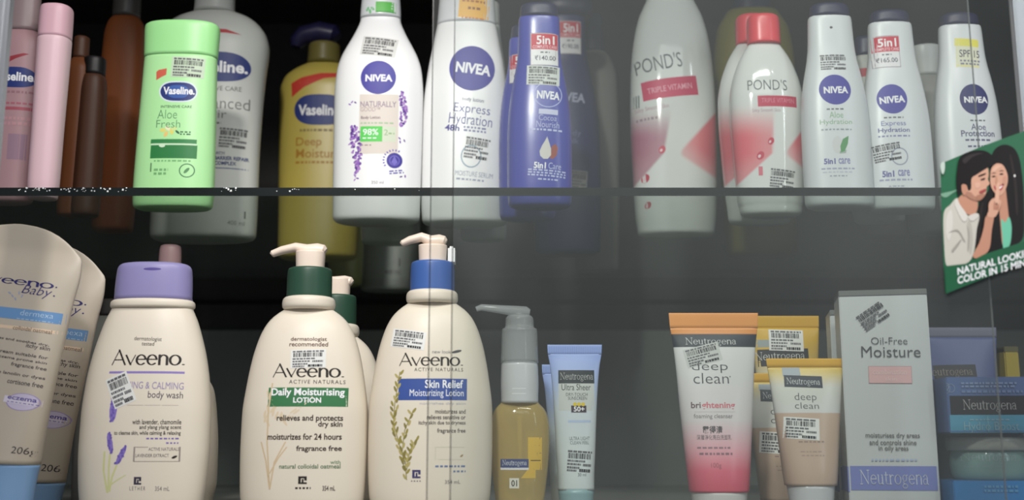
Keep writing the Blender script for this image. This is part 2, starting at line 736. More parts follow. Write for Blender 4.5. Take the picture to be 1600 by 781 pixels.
YELLOW = mat('mustard_yellow_plastic', (190, 172, 84), 0.38, 0.5)
BROWN = mat('brown_plastic', (128, 70, 36), 0.5, 0.3)
DBROWN = mat('dark_brown_plastic', (72, 44, 30), 0.5, 0.3)
BLACK = mat('black_plastic', (24, 22, 22), 0.45, 0.4)
PINK = mat('pale_pink_plastic', (232, 196, 204), 0.4, 0.4)
PINK2 = mat('dusty_pink_plastic', (170, 134, 138), 0.45, 0.4)
REDCAP = mat('coral_red_plastic', (226, 74, 84), 0.3, 0.5)
OLIVE = mat('olive_plastic', (120, 112, 44), 0.5, 0.3)
iW, iK, iG = ink(238, 238, 240), ink(42, 38, 36), ink(110, 112, 116)
iNIV, iNAVY, iPUR = ink(62, 56, 150), ink(34, 48, 104), ink(122, 104, 176)
SEAL = None

# ------------------------------------------------------------------ the setting


def struct(name, bm, mats):
    o = link(name, bm, mats)
    o['kind'] = 'structure'
    return o


XA, XB = -0.76, 0.76
ZC = 0.62
darkm = mat('dark_cabinet_laminate', (52, 51, 47), 0.45, 0.3, bump=0.05, bscale=60, mottle=0.25)
darkm2 = mat('dark_teal_back_panel', (128, 132, 128), 0.4, 0.3, mottle=0.2, bscale=8)
basem = mat('grey_cabinet_base', (140, 140, 136), 0.3, 0.5, mottle=0.2, bscale=14)
alum = mat('brushed_aluminium', (178, 180, 184), 0.35, 0.5, metal=0.7, bump=0.03, bscale=300)
bm = bmesh.new(); add_box(bm, (XA, .57, -.03), (XB, BACK + .02, 0.0)); struct('floor', bm, [basem])
bm = bmesh.new(); add_box(bm, (XA, .60, ZC), (XB, BACK + .02, ZC + .02)); struct('ceiling', bm, [darkm])
zb_ = W(800, 517, BACK)[0].z
bm = bmesh.new(); add_box(bm, (XA, BACK, 0.0), (XB, BACK + .02, ZC)); struct('wall_back', bm, [darkm])
bm = bmesh.new(); add_box(bm, (XA, BACK - .008, 0.0), (XB, BACK, zb_)); struct('trim_1', bm, [darkm2])
bm = bmesh.new(); add_box(bm, (XA, .60, 0), (XA + .015, BACK, ZC)); struct('wall_left', bm, [darkm])
bm = bmesh.new(); add_box(bm, (XB - .015, .60, 0), (XB, BACK, ZC)); struct('wall_right', bm, [darkm])


def post(name, px0, px1, Y, grooves):
    a, b = W(px0, 390, Y)[0].x, W(px1, 390, Y)[0].x
    bm = bmesh.new()
    add_box(bm, (a, Y, 0), (b, Y + .004, ZC), 0, 0.0008)
    for u in grooves:
        g = a + (b - a) * u
        add_box(bm, (g - .0008, Y - .0018, 0), (g + .0008, Y + .002, ZC), 0)
    struct(name, bm, [alum])


post('trim_2', -90, -15, 0.60, (0.55, 0.8, 0.97))
post('trim_3', 1613, 1690, 0.615, (0.03, 0.5))

# ------------------------------------------------------------------ glass shelf and sliding glass panes
shelf_clear = clear_mat('shelf_glass', (0.90, 0.935, 0.91), 0.03, 0.55, haze=0.02, haze_add=0.012, scale=9, rough=0.06)
shelf_edge = mat('shelf_glass_edge', (22, 28, 27), 0.18, 0.5)
chip_glint = mat('glass_edge_chip_glints', (240, 242, 240), 0.2, 0.6)  # edge chips in near-white, their glint painted in
bm = bmesh.new()
xs0, xs1 = XA + .015, XB - .015
add_box(bm, (xs0, SHELF_Y, Z_BOT), (xs1, BACK, Z_TOP))
for f in bm.faces:
    f.material_index = 0 if abs(f.normal.z) > 0.5 else 1
rnd = random.Random(4)
for (pa, pb, n) in ((25, 205, 42), (344, 372, 9), (425, 470, 6), (120, 205, 8), (480, 700, 3)):
    for k in range(n):
        px = rnd.uniform(pa, pb)
        c, sc = W(px, rnd.uniform(293.5, 299.5), SHELF_Y)
        r = rnd.choice((.5, .7, 1.0, 1.3)) * sc
        add_box(bm, (c.x - r, SHELF_Y - .0002, c.z - r * .7), (c.x + r, SHELF_Y + .0006, c.z + r * rnd.uniform(.6, 1.6)), 2)
sh = link('glass_shelf', bm, [shelf_clear, shelf_edge, chip_glint])
sh['label'] = 'clear glass shelf with a dark front edge under the upper row of bottles'
sh['category'] = 'shelf'


def pane(name, px0, px1, Y, m, zt=ZC - .002, edge_rgb=(28, 32, 30), right_rgb=(104, 108, 106)):
    a, b = W(px0, 390, Y)[0].x, W(px1, 390, Y)[0].x
    bm = bmesh.new()
    # a single skin of glass with dark polished upright edges
    vs = [bm.verts.new(p) for p in ((a, Y, .001), (b, Y, .001), (b, Y, zt), (a, Y, zt))]
    bm.faces.new(vs).material_index = 0
    for k, x in enumerate((a, b)):
        add_box(bm, (x - .00025, Y - .0003, .001), (x + .00025, Y + .0005, zt), 1 + k)
    o = struct(name, bm, [m, mat('pane_edge', edge_rgb, 0.3, 0.4), mat('pane_edge_pale', right_rgb, 0.3, 0.4)])
    return o


pane('door_1', 672, 1542, 0.600, clear_mat('inner_pane_glass', (0.92, 0.935, 0.925), 0.02, 0.5, haze=0.04, haze_add=0.012, scale=2.6))
pane('door_2', 707, 1700, 0.590, clear_mat('outer_pane_glass', (0.90, 0.92, 0.91), 0.02, 0.5, haze=0.07, haze_add=0.020, scale=3.4, haze_rgb=(196, 204, 204)))

# ------------------------------------------------------------------ lower row
ZL = 0.0


def emblem_oat(p, pts, m, m2, seed=1, size=3.2, layer=1.2):
    """an oat or lavender sprig printed along pts"""
    rnd = random.Random(seed)
    for (x0, y0), (x1, y1) in zip(pts, pts[1:]):
        n = 2
        dx, dy = x1 - x0, y1 - y0
        L = math.hypot(dx, dy)
        ox, oy = -dy / L * .6, dx / L * .6
        p.poly([(x0 - ox, y0 - oy), (x0 + ox, y0 + oy), (x1 + ox, y1 + oy), (x1 - ox, y1 - oy)], m2, layer)


def blob(p, cx, cy, rx, ry, ang, m, layer=1.4, n=10):
    c, s = math.cos(math.radians(ang)), math.sin(math.radians(ang))
    pts = []
    for i in range(n):
        a = 2 * math.pi * i / n
        x, y = rx * math.cos(a), ry * math.sin(a)
        pts.append((cx + x * c - y * s, cy + x * s + y * c))
    p.poly(pts, m, layer)


def aveeno_mark(p, box, m=iK):
    p.nib('Aveeno.', box, m, 0.17, 0.075, gap=0.03)


def square_mark(p, box, m):
    x0, y0, x1, y1 = box
    w_, h_ = x1 - x0, y1 - y0
    p.rect((x0, y0, x0 + .28 * w_, y1), m, 2)
    p.rect((x0, y0, x1, y0 + .25 * h_), m, 2)
    p.rect((x0 + .42 * w_, y0 + .35 * h_, x0 + .62 * w_, y1), m, 2)
    p.rect((x0 + .72 * w_, y0 + .1 * h_, x1, y0 + .55 * h_), m, 2)
    p.rect((x0 + .3 * w_, y1 - .22 * h_, x1, y1), m, 2)


# baby cream tubes ------------------------------------------------
BLUEBAND = ink(108, 150, 196)


def baby_tube(label, cx, dx, dy, Y, sc, seed):
    t = Thing('cream_tube', label, 'tube', cx, 600 + dy, Y, ZL, 'baby cream tubes at the left end', lean=3.0)
    zcap = 722 + dy
    cap = t.loft('cap', mat('light_blue_cap', (134, 172, 214), 0.35, 0.5), [(846, 76 * sc), (zcap + 18, 78 * sc), (zcap, 80 * sc)], 0.72, 2.2, floor=True, base_r=0.9)
    keys = [(zcap + 1, 80 * sc, 60 * sc), (650 + dy, 84 * sc, 52 * sc), (560 + dy, 92 * sc, 40 * sc), (470 + dy, 101 * sc, 24 * sc),
            (420 + dy, 107 * sc, 12 * sc, 2.6), (402 + dy, 106 * sc, 6 * sc, 3), (385 + dy, 92 * sc, 2.4 * sc, 3), (370 + dy, 74 * sc, 2.2 * sc, 3),
            (358 + dy, 52 * sc, 2 * sc, 3), (351 + dy, 28 * sc, 2 * sc, 3), (348.5 + dy, 8 * sc, 1.8 * sc, 3)]
    b = t.loft('body', mat('baby_tube_plastic', (192, 181, 164), 0.4, 0.45), keys, seg=72)
    def B(x0, y0, x1, y1):
        return x0 + dx, y0 + dy, x1 + dx, y1 + dy
    navy = ink(52, 48, 110)
    b.nib('Aveeno', B(-62, 421, 66, 441), navy, 0.16, 0.09, rot=-4, gap=.03)
    b.disc(B(68, 441, 70.6, 443.6), navy, 2)
    b.text('Baby', B(18, 440, 62, 461), navy, -0.008, rot=-5, shear=0.25)
    b.disc(B(65, 455, 67.6, 457.6), navy, 2)
    for i in range(5):
        blob(b, -2 + i * 5 + dx, 452 + (i % 3) * 5 + dy, 3, 1.1, 30 + 20 * i, ink(150, 160, 190), 2)
    b.put(grid2d(14, 2), B(-130, 470, 160, 503), BLUEBAND, 1.2, rot=-3)
    b.text('dermexa', B(18, 481, 66, 492), ink(190, 212, 232), -.01, layer=2.4, rot=-3)
    b.micro(B(12, 494, 66, 499), ink(170, 198, 226), 1, 3, 2.4, rot=-3)
    b.put(grid2d(14, 1), B(-130, 504, 160, 514), ink(226, 200, 172), 1, rot=-3)
    br = ink(92, 74, 66)
    b.text('colloidal oatmeal', B(8, 507, 64, 516), br, rot=-4)
    ln = ink(72, 66, 70)
    for s_, bx in (('relieves and soothes dry,', (-34, 524, 61, 534)), ('itchy skin', (29, 535, 61, 545)),
                   ('cream suitable for', (-14, 546, 59, 555)), ('eczema prone skin', (-16, 555, 57, 564)),
                   ('fragrance free', (8, 566, 56, 576)), ('no lanolin or dyes', (-16, 579, 54, 589)), ('cortisone free', (4, 592, 51, 602))):
        b.text(s_, B(*bx), ln, 0.012, rot=-6)
    b.disc(B(5, 612, 45, 642), ink(200, 190, 214), 1)
    b.disc(B(5, 612, 45, 642), ink(160, 146, 194), 1.5, 0.93)
    b.rect(B(0, 619, 48, 632), ink(214, 206, 222), 2, rot=-6)
    b.text('eczema', B(5, 619, 43, 626), ink(92, 80, 150), .02, 3, rot=-6)
    b.micro(B(4, 627, 45, 631), ink(92, 78, 160), 1, 4, 3, rot=-6)
    b.text('206g', B(11, 698, 36, 714), ink(62, 58, 62), rot=-5)
    t.done()


baby_tube('large cream and blue baby cream tube cut off by the left edge', -4, 0, 0, 0.70, 1.0, 1)
baby_tube('cream and blue baby cream tube half hidden behind the leftmost tube', 40, 47, 28, 0.775, 0.94, 2)

# body wash ------------------------------------------------------


def wash_bottle(label, cx, Y, dx, dy, sc, prints):
    t = Thing('body_wash_bottle', label, 'bottle', cx, 650 + dy, Y, ZL, 'cream body wash bottles with lilac caps')
    k = lambda L: [(y + dy if y < 800 else y, h * sc * (1 if prints or y > 520 else .82)) for y, h in L]
    body = t.loft('body', CREAM, k([(830, 92), (781, 95), (740, 99), (700, 100.5), (650, 99.5), (600, 95), (560, 88), (520, 77), (500, 70), (486, 63.5), (482, 62)]), .52, 2.3, floor=True)
    t.loft('neck_ring', CREAM, k([(483.5, 58), (482.5, 63), (479, 65), (474, 64.5), (470.5, 61), (469.5, 57)]), .60, 2.2, step=.0012)
    cap = t.loft('cap', LILAC, k([(471, 59.5), (450, 59), (428, 57.5), (421, 56.5), (416.5, 54), (414, 50), (413, 45)]), .60, 2.3)
    if prints:
        cap.disc((224, 417.5, 251, 422), ink(86, 76, 142), 1)  # thumb notch: shade of the recess painted as a flat dark ellipse
        p = body
        p.text('dermatologist', (207, 525, 249, 533), iK, rot=-2)
        p.text('tested', (219, 533, 238, 539), iK, rot=-2)
        aveeno_mark(p, (173, 545, 284, 570))
        p.put(grid2d(10, 1), (168, 579.5, 284, 583), ink(140, 124, 186), 1)
        p.text('SOOTHING & CALMING', (168, 596, 283, 607), ink(150, 138, 176), rot=-1)
        p.text('body wash', (231, 611, 282, 625), ink(74, 70, 84), rot=-1)
        p.micro((198, 632, 276, 633.5), ink(196, 184, 176), 1, 3, lo=20, hi=30)
        p.text('with lavender, chamomile', (207, 655, 280, 664), iK, .01)
        p.text('and ylang ylang scent', (218, 664, 280, 672), iK, .01)
        p.text('to cleanse skin, while calming & relaxing', (178, 673, 279, 681), iK, .012)
        p.micro((228, 683, 278, 687), iPUR, 1, 5, lo=2, hi=5)
        p.micro((258, 690, 278, 694), iPUR, 1, 6, lo=2, hi=4)
        for b in ((209, 698, 210, 721), (277, 698, 278, 721), (209, 720.4, 278, 721.2), (209, 698, 231, 698.8)):
            p.rect(b, ink(150, 140, 134), 2)
        p.text('ACTIVE NATURALS', (232, 699, 277, 704), ink(120, 108, 110))
        p.text('LAVENDER EXTRACT', (212, 709, 262, 714), ink(100, 90, 96))
        blob(p, 270, 714, 4.5, 1.8, -25, iK, 2)
        square_mark(p, (209, 745, 220, 757), ink(60, 56, 74))
        p.text('LETHER', (202, 760, 226, 766), ink(120, 112, 110), space=1.5)
        p.text('354 mL', (241, 760, 262, 767), ink(120, 112, 110))
        lav, lav2, stem = ink(136, 118, 190), ink(112, 94, 172), ink(206, 206, 148)
        for (x, y, rx, ry, a) in ((176, 640, 6.2, 20, 6), (171, 692, 4.5, 17, -10), (189, 711, 4.2, 17, 28)):
            blob(p, x, y, rx, ry, a, lav, 1.2)
            for j in range(9):
                rr = random.Random(j * 7 + x)
                u = (j - 4) / 4.5 * ry
                c_, s_ = math.cos(math.radians(a)), math.sin(math.radians(a))
                ex = rr.uniform(-.7, .7) * rx
                blob(p, x + ex * c_ - u * s_, y + ex * s_ + u * c_, 2.0, 2.8, 30 * j, lav2, 1.6, 7)
        for q in ([(171, 709), (169, 730), (168, 765)], [(182, 726), (174, 745), (169, 768)], [(196, 742), (182, 750), (172, 757)], [(162, 705), (160, 735), (166, 770)]):
            for (x0, y0), (x1, y1) in zip(q, q[1:]):
                p.poly([(x0 - 1.4, y0), (x0 + 1.4, y0), (x1 + 1.7, y1), (x1 - 1.7, y1)], stem, 1)
        t.sticker(body, (171, 584, 204, 634), 24, 5)
    t.done()


wash_bottle('cream body wash bottle with lilac cap and lavender sprig print', 229, .72, 0, 0, 1.0, True)
wash_bottle('cream body wash bottle peeking out behind the lilac-capped one with the sticker', 243, .80, 0, 50, .97, False)

# pump lotion bottles --------------------------------------------


def pump_bottle(label, cx, Y, capm, tip, head, dy, sc, kind):
    t = Thing('pump_bottle', label, 'bottle', cx, 650 + dy, Y, ZL, 'cream pump bottles with oat prints')
    k = lambda L: [(y + dy if y < 805 else y, h * sc) for y, h in L]
    body = t.loft('body', CREAM, k([(830, 92), (781, 96), (740, 98), (700, 98.5), (650, 97.5), (600, 91.5), (560, 84), (540, 78.5), (520, 71), (506, 63), (496, 54), (489, 45), (484, 38), (478, 35)]), .58, 2.15, floor=True)
    t.loft('neck_ring', CREAM, k([(485, 36), (482, 40), (477, 41), (471, 40.5), (466, 37), (464.5, 32)]), 1.0, 2, step=.001)
    cap = t.loft('collar', capm, k([(468, 34.5), (464, 35), (440, 34.8), (425, 34), (421.5, 33), (420, 30)]), 1.0, 2, step=.002)
    x0 = cx + head[0]
    t.loft('pump_stem', PUMPC, k([(423, 21.5), (410, 22), (398, 22.5), (394, 22.5)]), .95, 2.4, step=.002)
    h = t.part('pump_head', PUMPC)
    def L(px, py):
        a, c = t.loc(px, py)
        return (a, 0, c)
    _, m = W(cx, 400, Y)
    r = lambda v: v * m * sc
    tx, ty = tip
    hx, hy = head
    w = hx - tx
    pts = [(tx, ty + 4), (tx + 2, ty + 2.5), (tx + .2 * w, ty - 3), (tx + .45 * w, ty - 7.5), (tx + .65 * w, hy), (tx + .85 * w, hy - .5), (hx - 3, hy + .5), (hx, hy + 2)]
    rad = [3.5, 5.5, 6.5, 7.5, 9.5, 10.5, 9, 5]
    add_sweep(h.bm, [L(*q) for q in pts], [r(v) for v in rad], 24, flat=1.25)
    p = body
    if kind == 'green':
        p.text('dermatologist', (452, 525, 508, 533), ink(96, 66, 54), .015)
        p.text('recommended', (450, 533, 510, 540), ink(96, 66, 54), .015)
        aveeno_mark(p, (425, 567, 535, 589))
        p.text('ACTIVE NATURALS', (451, 593, 537, 599), iK, space=1.25)
        p.put(grid2d(12, 3), (418, 605, 541, 635), ink(60, 118, 76), 1)
        p.text('Daily Moisturising', (423, 606, 536, 621), iW, .025)
        p.text('LOTION', (458, 620.5, 501, 629), iW, .03)
        dk = ink(62, 50, 44)
        p.text('relieves and protects', (432, 648, 534, 660), dk, .022)
        p.text('dry skin', (497, 658, 533, 669), dk, .022)
        p.text('moisturizes for 24 hours', (417, 677, 532, 687), dk, .022)
        p.text('fragrance free', (463, 696, 532, 707), dk, .022)
        p.text('with', (515, 719, 530, 725), ink(88, 128, 92), .01)
        p.text('natural colloidal oatmeal', (436, 725, 530, 732), ink(88, 118, 88), .015)
        square_mark(p, (466, 744, 479, 756), iK)
        p.text('AVENO', (461, 760, 485, 765), iK, space=1.5) if False else p.micro((461, 760, 485, 765), iK, 1, 8, lo=3, hi=4)
        p.text('354 mL', (503, 759, 522, 767), ink(80, 70, 64), .02)
        tan = ink(206, 184, 150)
        for q in ([(424, 598), (418, 640), (416, 690), (420, 765)], [(420, 765), (428, 722), (446, 690)], [(420, 765), (414, 720), (406, 690)], [(420, 740), (434, 716), (448, 698)]):
            for (a, b), (c, d) in zip(q, q[1:]):
                p.poly([(a - 1.2, b), (a + 1.2, b), (c + 1.2, d), (c - 1.2, d)], tan, 1)
        for j in range(16):
            rr = random.Random(j)
            blob(p, 420 + rr.uniform(-12, 26), 640 + rr.uniform(-30, 22), 2.0, 7, rr.uniform(-40, 40), ink(216, 198, 168), .9, 8)
        for j in range(8):
            blob(p, 448 + j * 5, 652 - j * 5 + (j % 2) * 6, 1.6, 7, 55, ink(216, 200, 172), .9, 8)
        t.sticker(body, (453, 545, 507, 574), 2, 8)
    if kind == 'blue':
        p.text('new look', (675, 546, 704, 551.5), iG)
        blob(p, 713, 548, 8, 2.2, -14, ink(70, 70, 72), 2)
        aveeno_mark(p, (623, 550, 723, 571))
        p.text('ACTIVE NATURALS', (647, 574, 723, 579.5), iK, space=1.25)
        p.put(grid2d(12, 3), (622, 591, 729, 625), ink(60, 84, 152), 1)
        p.text('Skin Relief', (664, 593, 723, 606), iW, .018)
        p.text('Moisturizing Lotion', (640, 608, 724, 622), iW, 0)
        p.text('nourishes dry skin', (656, 628, 727, 633), ink(170, 172, 186))
        dk = ink(78, 70, 66)
        p.text('moisturizes and', (680, 639, 727, 646), dk, .015)
        p.text('relieves sensitive or', (667, 648, 727, 655), dk, .015)
        p.text('itchy skin due to dryness', (654, 657, 727, 665), dk, .015)
        p.text('fragrance free', (683, 669, 727, 678), dk, .015)
        for b in ((680, 698, 725, 698.7), (680, 698, 680.7, 718), (684, 717.5, 725, 718)):
            p.rect(b, ink(206, 200, 184), 2)
        blob(p, 721, 712, 3, 1.5, -40, ink(160, 140, 100), 2)
        p.micro((680, 726, 727, 731), ink(104, 122, 160), 1, 3, lo=3, hi=7)
        p.micro((708, 734, 727, 739), ink(104, 122, 160), 1, 4, lo=3, hi=6)
        square_mark(p, (644, 734, 657, 747), ink(70, 66, 110))
        p.micro((642, 750, 658, 753), iG, 1, 4, lo=2, hi=3)
        p.text('354 mL', (695, 750, 719, 756), ink(130, 124, 120), .01)
        st = ink(152, 142, 96)
        oat = [ink(150, 140, 72), ink(176, 164, 104), ink(134, 124, 70)]
        stems = ([(624, 580), (616, 630), (614, 660), (622, 690), (633, 725), (635, 750)], [(646, 640), (632, 672), (628, 705), (633, 725)], [(650, 686), (640, 704), (635, 735)])
        for q in stems:
            for (a, b), (c, d) in zip(q, q[1:]):
                p.poly([(a - .8, b), (a + .8, b), (c + .8, d), (c - .8, d)], st, 1)
        rr = random.Random(5)
        for q, n in ((stems[0][:4], 26), (stems[1], 18), (stems[2], 12), (stems[0][3:], 8)):
            for j in range(n):
                u = j / n * (len(q) - 1)
                i = int(u); f = u - i
                x = q[i][0] + (q[i + 1][0] - q[i][0]) * f
                y = q[i][1] + (q[i + 1][1] - q[i][1]) * f
                sd = -1 if j % 2 else 1
                blob(p, x + sd * rr.uniform(1, 4.5), y + rr.uniform(-2, 2), 1.9, 5.0, sd * rr.uniform(15, 40), oat[j % 3], 1.4 + .2 * (j % 3), 8)
        t.sticker(body, (610, 514, 664, 543), -8, 12)
        c = t.part('refraction_bit', WHITE)  # added white block imitating a refraction beside the pump stem
        a0, _z = t.loc(700, 385); a1, z1 = t.loc(711, 385); _x, z0 = t.loc(705, 412)
        add_box(c.bm, (a0, -.002, z0), (a1, .012, z1), 0, .0012)
    t.done()


pump_bottle('cream pump bottle with dark green collar and green label band', 477, .72, GREENCAP, (424, 394), (509, 391), 0, 1.0, 'green')
pump_bottle('cream pump bottle with dark green collar standing behind the green-banded one', 521, .815, GREENCAP, (470, 446), (551, 440), 42, .86, '')
pump_bottle('cream pump bottle with blue collar and blue label band', 673, .72, BLUECAP, (627, 378), (697, 377), -10, .985, 'blue')

# clear oil bottle -------------------------------------------------
t = Thing('oil_bottle', 'clear pump bottle of golden oil beside the blue-collared pump bottle', 'bottle', 812, 700, .745, ZL)
OIL = milky_mat('golden_oil', (206, 182, 116), 0.46, (0.97, 0.88, 0.62), 0.08)
MILK = milky_mat('translucent_pump_plastic', (222, 224, 226), 0.22, (0.92, 0.92, 0.93), 0.2)
OVER = milky_mat('clear_overcap_plastic', (196, 200, 200), 0.62, (0.93, 0.94, 0.94), 0.08)
b = t.loft('body', OIL, [(830, 36), (800, 37), (781, 38), (750, 42), (720, 45), (690, 46.5), (665, 46), (648, 43), (638, 38), (631, 31), (627, 28)], .62, 2.2, floor=True)
b.put(grid2d(4, 2), (782, 717, 826, 731), ink(64, 76, 124), 1)
b.nib('Neutrogena', (785, 718.5, 823, 729), iW, .12, .08)
b.put(grid2d(4, 1), (782, 730.5, 826, 734), ink(226, 226, 230), 1)
b.rect((796, 747, 811, 763), ink(226, 222, 210), 1)
b.text('01', (799, 750, 808, 760), ink(70, 64, 52), .02)
b.poly([(825, 683), (847, 683), (847, 734), (837, 734), (837, 747), (814, 747), (825, 733)], ink(216, 178, 72), .7)
b.put(grid2d(3, 1), (829, 718.5, 845, 720), ink(96, 74, 40), 2)
tube_ = t.loft('dip_tube', ink(190, 170, 120), [(790, 4), (628, 4)], 1.0, 2, seg=16)
t.loft('pump_collar', MILK, [(630, 29), (622, 29), (600, 29.5), (580, 29), (570, 28.5), (566, 26), (565, 22)], 1.0, 2, step=.002)
for p_ in t.parts[-1:]:
    for yy in (606, 614):
        p_.put(grid2d(6, 1), (800, yy, 822, yy + 1.2), ink(228, 230, 230), 1)
t.loft('overcap', OVER, [(567, 29.5), (540, 28.5), (522, 28), (514, 27), (512, 23), (497, 21.5), (493, 18)], 1.0, 2, step=.002)
h = t.part('pump_head', OVER)
Lq = lambda px, py: (t.loc(px, py)[0], 0, t.loc(px, py)[1])
_, m_ = W(812, 480, .745)
add_sweep(h.bm, [Lq(*q) for q in ((744, 483), (752, 480), (780, 483), (805, 486), (822, 487), (828, 488))], [v * m_ for v in (4, 5, 6.5, 8.5, 8.5, 5)], 18)
t.done()

# sunscreen tubes ----------------------------------------------------


def sunscreen(label, cx, Y, dx, dy, sc, prints):
    t = Thing('sunscreen_tube', label, 'tube', cx, 660 + dy, Y, ZL, 'small sunscreen tubes with lavender tops')
    zt = lambda y: t.z(y + dy)
    m = grad_mat('sunscreen_tube_print', [(zt(700), (204, 212, 212)), (zt(640), (200, 209, 214)), (zt(598), (172, 188, 224)), (zt(560), (152, 172, 226))], .32)
    cap = t.loft('cap', mat('teal_cap', (136, 168, 172), .35, .5), [(830, 26 * sc), (800, 27 * sc), (764 + dy, 28 * sc)], .9, 2, floor=True, base_r=.92)
    body = t.loft('body', m, [(765 + dy, 28.5 * sc, 24 * sc), (758 + dy, 28.5 * sc, 24 * sc), (700 + dy, 31 * sc, 19 * sc), (640 + dy, 33.5 * sc, 14 * sc), (600 + dy, 36 * sc, 10 * sc), (570 + dy, 39 * sc, 5 * sc, 2.4), (556 + dy, 41.5 * sc, 2 * sc, 3), (553 + dy, 42 * sc, 1.4 * sc, 5)], seg=64)
    s = t.loft('crimped_seal', mat('lavender_seal', (150, 170, 226), .4, .4), [(554 + dy, 42 * sc, 1.3 * sc, 8), (540 + dy, 42.6 * sc, 1.3 * sc, 8), (538.5 + dy, 42.6 * sc, .8 * sc, 8)], seg=48)
    for i in range(30):
        x = cx + dx - 41 * sc + i * 2.8 * sc
        s.put(grid2d(1, 1), (x, 541 + dy, x + .8, 553 + dy), ink(128, 148, 206), 1)
    if prints:
        p = body
        p.put(grid2d(6, 4), (873, 577, 930, 641), ink(196, 200, 196), 1)
        p.put(grid2d(6, 2), (873, 577, 930, 598), ink(42, 48, 52), 1.6)
        p.nib('Neutrogena', (876, 581, 928, 595), ink(180, 182, 180), .12, .08, 2.4)
        p.text('Ultra Sheer', (878, 599, 924, 609), ink(60, 64, 62))
        p.text('DRY-TOUCH', (885, 613, 919, 618), ink(70, 70, 72))
        p.text('SUNSCREEN', (888, 619, 918, 624), ink(70, 70, 72))
        for i in range(3):
            p.disc((896 + i * 6.4, 628, 902 + i * 6.4, 634), ink(216, 190, 50), 2)
        p.put(grid2d(3, 1), (893, 633, 917, 644), ink(64, 52, 62), 2)
        p.text('50+', (897, 634.5, 914, 642.5), iW, .02, 3)
        p.put(grid2d(6, 1), (888, 656, 924, 660), ink(176, 190, 216), 1.5)
        p.text('ULTRA LIGHT', (890, 682, 922, 687.5), ink(110, 116, 116))
        p.text('CLEAN FEEL', (891, 689, 921, 694), ink(110, 116, 116))
        t.sticker(body, (884, 702, 928, 739), -4, 20, clear=True)
        p.text('30 ml', (903, 739, 916, 744), ink(100, 104, 104))
    t.done()


sunscreen('small sunscreen tube with lavender crimped top and black name label', 899, .755, 0, 0, 1.0, True)
sunscreen('small lavender sunscreen tube peeking out behind the black-labelled one', 886, .815, 0, 31, .9, False)

# face cleanser tubes -----------------------------------------------
t = Thing('cleanser_tube', 'white cleanser tube with orange top fading to pink below', 'tube', 1120, 660, .735, ZL)
zt = t.z
m = grad_mat('pink_cleanser_print', [(zt(764), (206, 92, 110)), (zt(735), (212, 104, 122)), (zt(700), (222, 168, 176)), (zt(655), (214, 208, 208)), (zt(545), (216, 217, 214)), (zt(543.2), (216, 217, 214)), (zt(542.5), (46, 52, 60)),
                                     (zt(522.5), (46, 52, 60)), (zt(521.8), (226, 150, 80)), (zt(490), (232, 158, 86))], .32)
t.loft('cap', mat('white_tube_cap', (206, 204, 202), .35, .5), [(830, 41), (800, 43), (766, 44)], .9, 2.1, floor=True, base_r=.94)
b = t.loft('body', m, [(768, 46, 40), (758, 47, 40), (700, 52, 33), (640, 57, 26), (580, 61, 17), (540, 64.5, 9, 2.4), (518, 67.5, 3, 3), (512, 68.5, 1.6, 6)], seg=72, step=.002)
s = t.loft('crimped_seal', mat('orange_seal', (232, 158, 88), .4, .4), [(513, 68.5, 1.6, 8), (491, 69.7, 1.6, 8), (489, 69.8, 1.0, 8)], seg=48)
b.nib('Neutrogena', (1076, 524, 1157, 538), ink(206, 208, 206), .12, .07)
dk = ink(70, 70, 74)
b.text('deep', (1085, 563, 1142, 581), dk, -.01)
b.text('clean', (1087, 581, 1143, 598), dk, -.01)
b.disc((1144, 586, 1146, 588), dk, 2)
b.text('bri', (1083, 627, 1098, 637), ink(110, 90, 94), .02)
b.text('ghtening', (1099, 627, 1152, 640), ink(206, 116, 126), .02)
b.put(grid2d(5, 1), (1088, 642.5, 1152, 643.3), ink(190, 180, 180), 1)
b.text('foaming cleanser', (1087, 646, 1148, 655), ink(120, 112, 114))
b.text('露得清', (1100, 665, 1131, 677), ink(88, 82, 84), .02)
b.text('深層淨化亮白洗面乳', (1091, 679, 1145, 687), ink(112, 102, 106), .0)
b.micro((1091, 697, 1146, 702), ink(150, 120, 126), 1, 5)
b.micro((1094, 706, 1146, 712), ink(140, 108, 116), 1, 6)
b.text('100g', (1112, 723, 1128, 733), ink(160, 96, 106))
t.sticker(b, (1074, 537, 1132, 567), 14, 30, paper=(196, 198, 194))
t.done()


